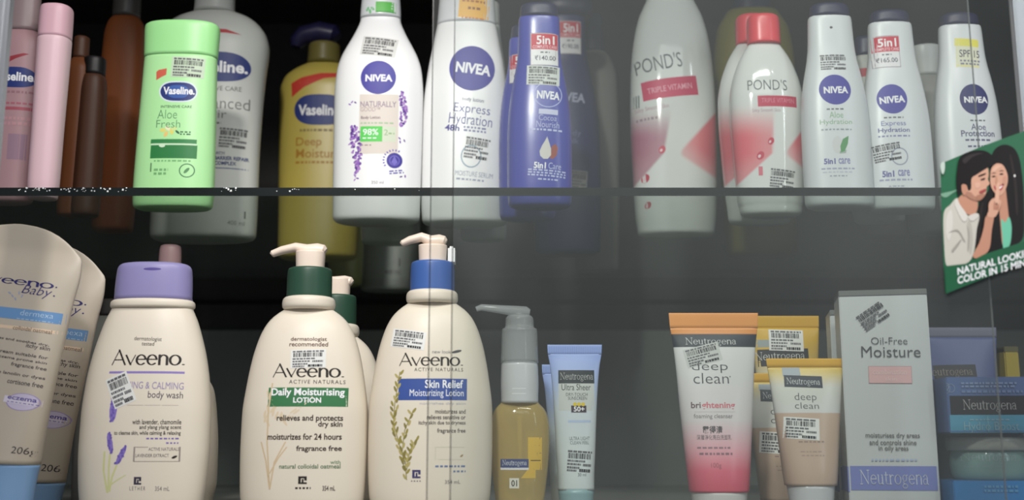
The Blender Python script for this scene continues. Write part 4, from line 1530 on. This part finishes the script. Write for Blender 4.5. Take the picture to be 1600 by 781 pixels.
def p_blue(t, b):
    ring = ink(176, 182, 222)
    b.disc((834, 126, 879, 167), ring, 1, .93)
    b.text('NIVEA', (839, 141, 875, 154), iW, .03, rot=-4)
    b.put(grid2d(4, 1), (842, 170, 872, 178), ink(196, 200, 226), 1, rot=-3)
    wt = ink(186, 192, 226)
    b.text('Cocoa', (842, 179, 870, 188), wt, -.005, rot=-3)
    b.text('Nourish', (838, 189, 874, 199), wt, -.005, rot=-3)
    b.micro((827, 200, 881, 205), wt, 1, 4, rot=-3)
    b.poly([(855, 213), (858, 222), (861, 232), (861, 242), (856, 248), (849, 248), (844, 243), (843, 236), (847, 227), (852, 219)], ink(206, 204, 198), 1.2)
    b.poly([(862, 228), (868, 224), (872, 230), (870, 242), (864, 248), (859, 247), (861, 240)], ink(150, 78, 62), 1)
    b.text('5in1', (834, 253, 853, 263), iW, .03, rot=-3)
    b.text('Care', (857, 254, 877, 264), wt, 0, rot=-3)
    b.micro((824, 264, 884, 276), wt, 3, 5, rot=-4)
    b.micro((840, 278, 872, 282), wt, 1, 6, rot=-3)
    price_tag(t, b, (830, 49, 872, 98), 3)
    t.sticker(b, (823, 100, 875, 131), -2, 80, paper=(206, 210, 206))


def p_blue2(t, b):
    price_tag(t, b, (797, 82, 836, 126), 4)


def p_dblue(t, b):
    price_tag(t, b, (874, 29, 908, 79), 5, '₹190.00')
    b.text('NIVEA', (866, 143, 915, 158), ink(176, 180, 206), .03, rot=-4)
    b.text('Body', (880, 203, 908, 214), ink(110, 116, 160))
    b.text('Milk', (884, 216, 904, 224), ink(110, 116, 160))
    t.sticker(b, (891, 266, 918, 300), -4, 84, paper=(150, 150, 146))


slim('lotion_bottle', 'royal blue lotion bottle with cream droplet print and red offer tag', 843, 200, 325, BLUE, NAVYCAP,
     [(340, 50), (290, 50.5), (230, 50.5), (190, 49), (160, 46), (135, 42), (112, 37.5), (95, 34.5), (76, 33), (34, 32), (29, 31)],
     [(29.5, 30), (18, 29.5), (11, 28), (9, 24)], p_blue, group='blue lotion bottles')
slim('lotion_bottle', 'royal blue bottle half hidden left of the droplet-printed one', 824, 200, 344, BLUE, NAVYCAP,
     [(350, 44), (290, 44.5), (230, 44.5), (190, 43), (160, 40), (135, 36), (112, 31), (95, 29), (66, 28), (62, 27)],
     [(62.5, 26), (52, 25), (44, 24)], p_blue2, group='blue lotion bottles')
slim('lotion_bottle', 'deep navy blue bottle taller and behind right of the droplet-printed one', 885, 200, 398, DBLUE, NAVYCAP,
     [(412, 52), (320, 53), (230, 52), (190, 50), (150, 45), (115, 38), (95, 34), (60, 31), (30, 30), (27, 29)],
     [(28, 36), (22, 42), (12, 44), (6, 42), (4, 38)], p_dblue, group='blue lotion bottles')
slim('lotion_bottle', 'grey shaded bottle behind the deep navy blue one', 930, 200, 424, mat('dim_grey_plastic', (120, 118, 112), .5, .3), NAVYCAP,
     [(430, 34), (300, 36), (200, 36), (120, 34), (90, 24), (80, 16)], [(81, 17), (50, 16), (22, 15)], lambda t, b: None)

# white and pink bottles ------------------------------------------------------


def mixc(a, b, t):
    t = max(0, min(1, t))
    return tuple(a[i] + (b[i] - a[i]) * t for i in range(4))


def sm(a, b, x):
    t = max(0, min(1, (x - a) / (b - a)))
    return t * t * (3 - 2 * t)


WHT, MAUVE, CORAL = lin((216, 218, 215)), lin((142, 62, 104)), lin((220, 92, 104))


def swoosh(x0, x1, ytop, ybot, left, e0, e1, tip):
    """pink ribbons of the print: one fading in from the left, one pointing in from the right"""
    W_, H_ = x1 - x0, ybot - ytop

    def fn(px, py):
        if px < 0:
            return WHT
        u, v = (px - x0) / W_, (py - ytop) / H_
        c = WHT
        edge = e0 - e1 * v if v < .42 else e0 - e1 * .42 - (v - .42) * (e0 - e1 * .42) / .52
        m = sm(edge + .015, edge - .03, u) * sm(-.25, .25, v) * sm(1.0, .93, v)
        m *= .74 + .26 * sm(edge, edge - .45, u)
        c = mixc(c, mixc(left, CORAL, .12 + .2 * max(0, v)), m * .95)
        d = u - tip
        if d > -.02:
            hw = d * 1.0
            vc = .42 - .25 * d
            q = abs(v - vc)
            m2 = sm(hw + .05, hw - .03, q) * sm(-.01, .05, d)
            m2 *= sm(hw + .05, hw - .30, v - vc) * .35 + .65
            c = mixc(c, CORAL, m2 * (.62 + .33 * sm(tip, .95, u)))
        return c
    return fn


PAINT = attr_mat('white_pink_print', .08, .5)
t = up('lotion_bottle', 'large white lotion bottle with mauve and coral ribbon print', 'bottle', 1052, 200, 370, 'white bottles with pink ribbon print')
b = t.loft('body', PAINT, [(392, 61), (340, 63), (290, 65), (200, 67), (140, 65.5), (100, 63), (60, 57.5), (30, 50), (12, 42), (2, 37)], .60, 2.2, seg=160, step=.0012, floor=True)
t.loft('cap', WHITE2, [(3, 37.5), (-10, 36), (-30, 35)], .8, 2.2)
b.paint(swoosh(984, 1118, 190, 308, MAUVE, .47, .16, .58))
red, dg = ink(196, 56, 92), ink(110, 116, 116)
b.text("POND'S", (994, 84, 1066, 108), ink(88, 94, 96), -.004, 2, rot=8)
b.put(grid2d(12, 3), (1004, 121, 1091, 151), red, 1, rot=6)
b.text('TRIPLE VITAMIN', (1012, 132, 1082, 141), ink(230, 160, 176), .01, 2, rot=7)
for j in range(3):
    b.rect((992 + j * 3.4, 144, 994.4 + j * 3.4, 164), ink(110, 122, 120), 1)
b.text('Silky Smooth Skin', (994, 163, 1046, 172), ink(176, 138, 150), 0, 2, rot=5)
b.micro((996, 180, 1028, 187), ink(150, 130, 140), 1, 4, rot=4)
for (x, y, r) in ((1035, 233, 6.5), (1010, 276, 7.5), (1014, 318, 6)):
    blob(b, x, y, r * .8, r, 25, ink(186, 52, 76), 1.2)
    blob(b, x - 1.5, y + 1, r * .3, r * .4, 25, ink(224, 190, 196), 2)
t.done()


def ponds_small(label, cx, base, dx, dy, prints, ln=0):
    t = up('lotion_bottle', label, 'bottle', cx, 200 + dy, base, 'white bottles with pink ribbon print')
    b = t.loft('body', PAINT, [(350, 49), (320, 50.5), (290, 53), (240, 56), (190, 58), (160, 57.5), (130, 52.5), (110, 46), (95, 39.5), (82, 32), (74, 26.5), (70, 24)], .56, 2.2, seg=140, step=.0013, floor=True)
    t.loft('cap', REDCAP, [(71, 25.2), (66, 25.6), (45, 25.4), (32, 24.6), (28, 22.5), (26, 18), (25.4, 12)], .85, 2.3, step=.0012)
    b.paint(swoosh(1138 + dx, 1254 + dx, 188, 310, CORAL, .62, .04, .77))
    if prints:
        b.text("POND'S", (1169, 123, 1231, 140), ink(88, 94, 96), -.006, 2, rot=-1)
        b.put(grid2d(8, 3), (1184, 149, 1247, 166), ink(186, 54, 82), 1, rot=0)
        b.text('TRIPLE VITAMIN', (1190, 153, 1242, 160), ink(216, 130, 146), 0, 2)
        b.text('Silky Smooth Skin', (1176, 169, 1220, 176), ink(176, 150, 160), 0, 2)
        for (x, y, r) in ((1205, 220, 6), (1189, 242, 7)):
            blob(b, x, y, r * .8, r, 25, ink(190, 58, 80), 1.2)
            blob(b, x - 1.5, y + 1, r * .3, r * .4, 25, ink(226, 196, 200), 2)
        b.text('1', (1186, 259, 1193, 273), ink(206, 110, 124), .02)
        t.sticker(b, (1201, 262, 1247, 294), -6, 90, clear=True)
    t.done()


ponds_small('smaller white bottle with red cap and coral ribbon print', 1199, 338, 0, 0, True)
ponds_small('red-capped white bottle tucked behind the one with the barcode', 1182, 350, -17, 24, False)

t = up('lotion_bottle', 'blurry olive yellow bottle at the back above the red caps', 'bottle', 1180, 150, 400)
t.loft('body', OLIVE, [(410, 56), (300, 58), (200, 60), (100, 62), (50, 56), (20, 40)], .6, 2.4, floor=True)
t.loft('cap', NAVYCAP, [(21, 30), (0, 29), (-20, 28)], .8, 2.2)
t.done()

# slim white bottles at the right ----------------------------------------------


def p_aloe(t, b):
    nivea_disc(b, (1280, 115, 1332, 163), (1288, 134, 1326, 145), ink(66, 62, 154))
    g = ink(150, 184, 150)
    b.micro((1292, 168, 1320, 172), iG, 1, 3)
    b.text('Aloe', (1296, 174, 1318, 184), g, .005)
    b.text('Hydration', (1282, 186, 1332, 196), g, .005)
    b.micro((1284, 200, 1331, 204), ink(150, 160, 164), 1, 4, lo=3, hi=6)
    b.poly([(1314, 238), (1313, 228), (1317, 217), (1326, 212), (1325, 224), (1320, 236)], ink(92, 150, 96), 1.2)
    b.poly([(1312, 236), (1323, 234), (1322, 239), (1312, 240)], ink(160, 176, 164), 1)
    b.disc((1300, 212, 1318, 240), ink(206, 208, 208), .8)
    pb = ink(104, 104, 160)
    b.text('5in1', (1288, 247, 1306, 256), pb, .04)
    b.text('care', (1310, 247, 1329, 256), ink(140, 140, 180), .02)
    b.micro((1284, 261, 1336, 265), ink(160, 162, 186), 1, 5)
    b.micro((1286, 267, 1332, 270), ink(186, 188, 200), 1, 6)
    b.micro((1297, 273, 1324, 276), ink(150, 152, 160), 1, 7)
    t.sticker(b, (1281, 81, 1328, 108), 0, 95, clear=True)
    b.disc((1299, 37, 1304, 41), ink(90, 90, 90), 1)


def p_exp(t, b):
    nivea_disc(b, (1371, 130, 1420, 177), (1376, 149, 1415, 160), ink(70, 66, 154), 3)
    pb = ink(126, 130, 176)
    b.micro((1382, 181, 1412, 185), iG, 1, 3)
    b.text('Express', (1378, 188, 1416, 198), pb, .005)
    b.text('Hydration', (1374, 199, 1422, 208), ink(96, 96, 150), .015)
    b.micro((1374, 210, 1422, 214), ink(130, 130, 170), 1, 4)
    b.disc((1392, 230, 1420, 258), ink(150, 156, 170), 1, .86)
    b.text('5in1', (1380, 266, 1398, 276), ink(96, 96, 156), .04)
    b.text('care', (1403, 265, 1422, 275), ink(130, 130, 176), .02)
    b.micro((1376, 278, 1426, 283), ink(160, 162, 186), 1, 5)
    b.micro((1390, 289, 1414, 292), ink(160, 162, 176), 1, 7)
    price_tag(t, b, (1367, 53, 1409, 101), 7, '₹165.00')
    t.sticker(b, (1364, 222, 1412, 252), 8, 97, clear=True)


def p_spf(t, b):
    yl = ink(222, 214, 96)
    b.put(grid2d(4, 5), (1496, 58, 1535, 103), ink(216, 216, 190), .7, rot=-3)
    for bx in ((1495, 57, 1534, 69),):
        b.put(grid2d(4, 1), bx, yl, 1, rot=-4)
    b.put(grid2d(1, 4), (1496, 62, 1500, 103), ink(220, 216, 150), .9, rot=-4)
    b.put(grid2d(4, 1), (1497, 99, 1533, 102), ink(222, 216, 150), .9, rot=-4)
    b.text('SPF 15', (1502, 75, 1535, 87), ink(84, 84, 104), .01, rot=-3)
    b.micro((1503, 90, 1535, 100), ink(130, 130, 150), 2, 4, rot=-3)
    nivea_disc(b, (1499, 130, 1548, 179), (1507, 150, 1545, 160), ink(42, 42, 100), 0)
    dk = ink(96, 96, 124)
    b.micro((1516, 186, 1540, 190), iG, 1, 3)
    b.text('Aloe', (1517, 193, 1541, 203), dk, .01)
    b.text('Protection', (1502, 203, 1556, 213), dk, .02)
    b.micro((1508, 216, 1550, 221), dk, 1, 5)
    b.micro((1512, 226, 1544, 231), dk, 1, 6)


SLIMW = mat('slim_bottle_white', (212, 216, 218), .33, .5)
G_ = 'slim white bottles with blue discs'
slim('lotion_bottle', 'slim white bottle with blue disc and green leaf print', 1305, 200, 326, SLIMW, NAVYCAP,
     [(340, 53), (290, 53), (230, 53), (190, 52), (160, 50), (135, 46.5), (112, 42), (95, 38.5), (76, 36), (50, 34.5), (32, 33.5), (29, 32.5)],
     [(29.5, 31), (20, 30), (13, 29), (10, 26)], p_aloe, group=G_)
slim('lotion_bottle', 'slim white bottle with blue disc and red offer tag on its neck', 1400, 200, 331, SLIMW, NAVYCAP,
     [(345, 52), (300, 53), (240, 53), (200, 52), (170, 49.5), (145, 46), (122, 42), (105, 38.5), (86, 36), (60, 34.5), (42, 33.5), (39, 32.5)],
     [(39.5, 31), (30, 30), (24, 29), (21, 26)], p_exp, group=G_)
slim('lotion_bottle', 'slim white bottle with blue disc and yellow sun-factor label behind the poster', 1511, 200, 334, SLIMW, NAVYCAP,
     [(345, 51), (300, 51), (240, 51), (200, 50), (170, 48), (145, 45), (122, 41), (105, 37.5), (86, 35), (60, 33.5), (46, 32.5), (43, 31.5)],
     [(43.5, 30), (34, 29), (28, 28), (25, 25)], p_spf, group=G_)


def p_hid(t, b):
    b.put(grid2d(3, 2), (1340, 104, 1362, 118), ink(190, 60, 70), 1)


slim('lotion_bottle', 'white bottle glimpsed between the green-leaf and red-tag slim bottles', 1362, 150, 348, GREYW, NAVYCAP,
     [(360, 40), (300, 42), (200, 42), (140, 38), (105, 30), (88, 22)], [(89, 22), (70, 21), (60, 20)], p_hid)
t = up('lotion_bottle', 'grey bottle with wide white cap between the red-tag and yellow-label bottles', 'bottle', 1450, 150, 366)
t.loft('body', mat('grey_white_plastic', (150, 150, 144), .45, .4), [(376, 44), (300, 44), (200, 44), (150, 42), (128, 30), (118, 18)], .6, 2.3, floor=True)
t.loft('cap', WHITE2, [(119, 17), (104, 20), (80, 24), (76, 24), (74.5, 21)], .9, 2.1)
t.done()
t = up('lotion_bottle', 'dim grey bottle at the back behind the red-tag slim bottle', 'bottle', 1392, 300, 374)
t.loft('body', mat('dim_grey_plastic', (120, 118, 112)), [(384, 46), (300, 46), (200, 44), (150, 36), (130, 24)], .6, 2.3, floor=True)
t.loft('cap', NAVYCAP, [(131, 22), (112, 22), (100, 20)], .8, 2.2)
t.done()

# ------------------------------------------------------------------ poster on the outer pane
PY = 0.5897
U = lambda u, v: (1440 + u / 2.694, 190 + v / 2.694)


def P2(u, v):
    return W(*U(u, v), PY)[0]


pb_ = bmesh.new()
pm_ = []


def pslot(m):
    if m not in pm_:
        pm_.append(m)
    return pm_.index(m)


def pmesh(vs2, fs, m, layer):
    vs = []
    for (u, v) in vs2:
        q = P2(u, v)
        q.y = PY - .0001 - .00012 * layer
        vs.append(pb_.verts.new(q))
    for f in fs:
        try:
            nf = pb_.faces.new([vs[i] for i in f])
        except ValueError:
            continue
        nf.normal_update()
        if nf.normal.y > 0:
            nf.normal_flip()
        nf.material_index = pslot(m)


def cr(pts, n=5):
    """closed smooth outline through pts"""
    out = []
    N = len(pts)
    for i in range(N):
        p0, p1, p2, p3 = (Vector(pts[(i + k - 1) % N]) for k in range(4))
        for j in range(n):
            t = j / n
            out.append(tuple(.5 * ((2 * p1) + (p2 - p0) * t + (2 * p0 - 5 * p1 + 4 * p2 - p3) * t * t + (3 * p1 - p0 - 3 * p2 + p3) * t ** 3)))
    return out


def pp(pts, rgb, layer, smooth=True):
    o = cr(pts) if smooth else pts
    pmesh(o, [tuple(range(len(o)))], ink(*rgb, .3), layer)


GREENP = mat('poster_green', (36, 98, 66), .3, .5)
pslot(GREENP)
outl = [(78, 180), (92, 172), (250, 105), (431, 40), (610, -28), (625, 520), (431, 595), (250, 664), (100, 725), (92, 600), (84, 380)]
sheet = []
for yy in (PY, PY - .0001):
    sheet.append([])
    for u, v in outl:
        q = P2(u, v); q.y = yy
        sheet[-1].append(pb_.verts.new(q))
n_ = len(outl)
pb_.faces.new(sheet[1]); pb_.faces.new(list(reversed(sheet[0])))
for i in range(n_):
    j = (i + 1) % n_
    pb_.faces.new((sheet[0][i], sheet[0][j], sheet[1][j], sheet[1][i]))
SKIN, SKIN2 = (206, 158, 134), (190, 138, 114)
HAIR = (26, 22, 22)
# woman
pp([(286, 175), (305, 120), (345, 97), (388, 112), (412, 160), (424, 240), (430, 340), (428, 480), (395, 520), (350, 552), (300, 580), (228, 540), (226, 440), (240, 345), (258, 312), (280, 290), (284, 230)], HAIR, 1)
pp([(322, 300), (350, 282), (358, 330), (366, 400), (374, 440), (362, 500), (340, 520), (332, 450), (326, 370)], SKIN2, 2)
pp([(334, 412), (350, 425), (366, 402), (377, 440), (374, 500), (364, 528), (343, 536), (338, 480)], (110, 190, 160), 3)
pp([(287, 232), (292, 198), (312, 178), (338, 182), (356, 212), (361, 246), (352, 284), (334, 310), (314, 308), (297, 288), (288, 262)], SKIN, 4)
for (x, y, a) in ((301, 232, 5), (334, 222, 4)):
    pp([(x - 9, y + 1), (x, y - 4), (x + 9, y), (x, y + 3)], (50, 32, 30), 5)
    pp([(x - 11, y - 11), (x, y - 16), (x + 11, y - 12), (x, y - 13)], (54, 36, 32), 5)
pp([(309, 238), (314, 230), (318, 258), (308, 258)], SKIN2, 5)
pp([(302, 270), (318, 276), (342, 262), (336, 286), (318, 292), (306, 286)], (178, 74, 78), 5)
pp([(307, 274), (319, 279), (337, 270), (330, 282), (318, 285)], (238, 232, 228), 6)
# man
pp([(92, 388), (120, 350), (148, 322), (170, 355), (196, 398), (226, 390), (242, 402), (232, 450), (224, 520), (214, 566), (190, 596), (140, 606), (104, 606), (94, 520)], (196, 192, 182), 2)
pp([(150, 330), (182, 305), (232, 330), (228, 384), (196, 392), (164, 362)], SKIN2, 3)
pp([(148, 326), (160, 350), (192, 400), (172, 420), (138, 350)], (210, 206, 198), 4)
pp([(228, 386), (240, 398), (212, 420), (194, 400)], (206, 202, 194), 4)
pp([(170, 280), (180, 240), (215, 215), (260, 188), (276, 196), (280, 225), (277, 244), (284, 262), (272, 276), (270, 296), (258, 322), (236, 336), (206, 328), (184, 312), (172, 296)], SKIN, 5)
pp([(146, 205), (160, 150), (205, 126), (262, 124), (300, 150), (298, 180), (270, 198), (232, 222), (208, 240), (206, 282), (194, 290), (186, 268), (170, 275), (162, 306), (150, 312), (143, 262)], HAIR, 6)
pp([(166, 268), (184, 268), (188, 296), (176, 312), (167, 296)], SKIN2, 7)
pp([(238, 228), (266, 218), (264, 224), (240, 233)], (50, 34, 30), 7)
pp([(246, 244), (264, 238), (262, 245), (248, 248)], (44, 30, 28), 7)
pp([(240, 296), (266, 284), (268, 292), (248, 304)], (160, 76, 74), 7)
pp([(226, 318), (240, 308), (262, 306), (256, 322), (236, 334)], (168, 120, 98), 7)
for k, q in enumerate(([(110, 470), (150, 455), (180, 500), (176, 504), (148, 462)], [(126, 540), (160, 500), (164, 503), (132, 548)], [(190, 440), (200, 470), (196, 540), (192, 538), (194, 470)])):
    pp(q, (158, 154, 146), 4)
# stubble, cheeks, strands
pp([(206, 300), (222, 316), (246, 318), (258, 308), (254, 324), (236, 335), (206, 327), (186, 312), (188, 296)], (170, 124, 104), 6)
pp([(222, 262), (240, 258), (244, 274), (228, 282)], (214, 168, 146), 6)
pp([(340, 236), (354, 232), (352, 262), (338, 268)], (196, 144, 122), 5)
pp([(296, 204), (314, 186), (334, 188), (322, 198), (304, 212)], (218, 174, 150), 5)
pp([(370, 150), (378, 152), (398, 260), (404, 380), (396, 380), (388, 262)], (48, 40, 38), 2)
pp([(250, 352), (258, 346), (246, 430), (244, 500), (236, 498), (240, 420)], (46, 38, 36), 2)
pp([(170, 160), (210, 138), (256, 134), (214, 150), (180, 178)], (52, 46, 46), 7)
pp([(190, 428), (206, 424), (214, 500), (204, 560), (196, 500)], (178, 174, 164), 3)
pp([(104, 400), (124, 372), (130, 430), (116, 500), (102, 470)], (208, 204, 196), 3)
# raised hand and forearm
pp([(268, 400), (300, 398), (292, 460), (284, 530), (262, 560), (226, 576), (214, 562), (240, 510), (258, 450)], SKIN2, 7)
pp([(278, 378), (280, 345), (298, 324), (318, 328), (332, 336), (326, 366), (306, 402), (280, 404), (272, 392)], SKIN, 8)
pp([(304, 340), (313, 262), (320, 258), (324, 268), (321, 344)], (216, 170, 146), 9)
for k in range(3):
    pp([(300 + 8 * k, 346 + 4 * k), (306 + 8 * k, 340 + 4 * k), (306 + 8 * k, 366 + 2 * k), (299 + 7 * k, 372)], (180, 128, 106), 9)
pp([(386, 226), (391, 224), (393, 232), (387, 234)], (236, 236, 230), 5)
# green foot of the sheet with its slogan
pp([(92, 610), (180, 600), (260, 560), (431, 505), (620, 430), (625, 520), (431, 595), (250, 664), (100, 725)], (34, 92, 62), 10, False)


def ptext(s, o, d, upv, layer, bold=.03):
    vs, fs = text2d(s, bold)
    x0, x1 = min(v[0] for v in vs), max(v[0] for v in vs)
    y0, y1 = min(v[1] for v in vs), max(v[1] for v in vs)
    pmesh([(o[0] + d[0] * (x - x0) / (x1 - x0) + upv[0] * (y - y0) / (y1 - y0), o[1] + d[1] * (x - x0) / (x1 - x0) + upv[1] * (y - y0) / (y1 - y0)) for x, y in vs], fs, iW, layer)


ptext('NATURAL LOOKING', (148, 648), (330, -88), (-2, -31), 11, .024)
ptext('COLOR IN 15 MINUTES', (148, 686), (366, -98), (-2, -31), 11, .024)
pp([(76, 182), (92, 172), (94, 200), (88, 222), (80, 216)], (186, 200, 190), 10)
pp([(80, 305), (130, 292), (160, 282), (132, 300), (100, 320)], (120, 160, 136), 2)
po = link('poster', pb_, pm_)
po['label'] = 'green slogan poster of a smiling couple stuck on the right pane'
po['category'] = 'poster'
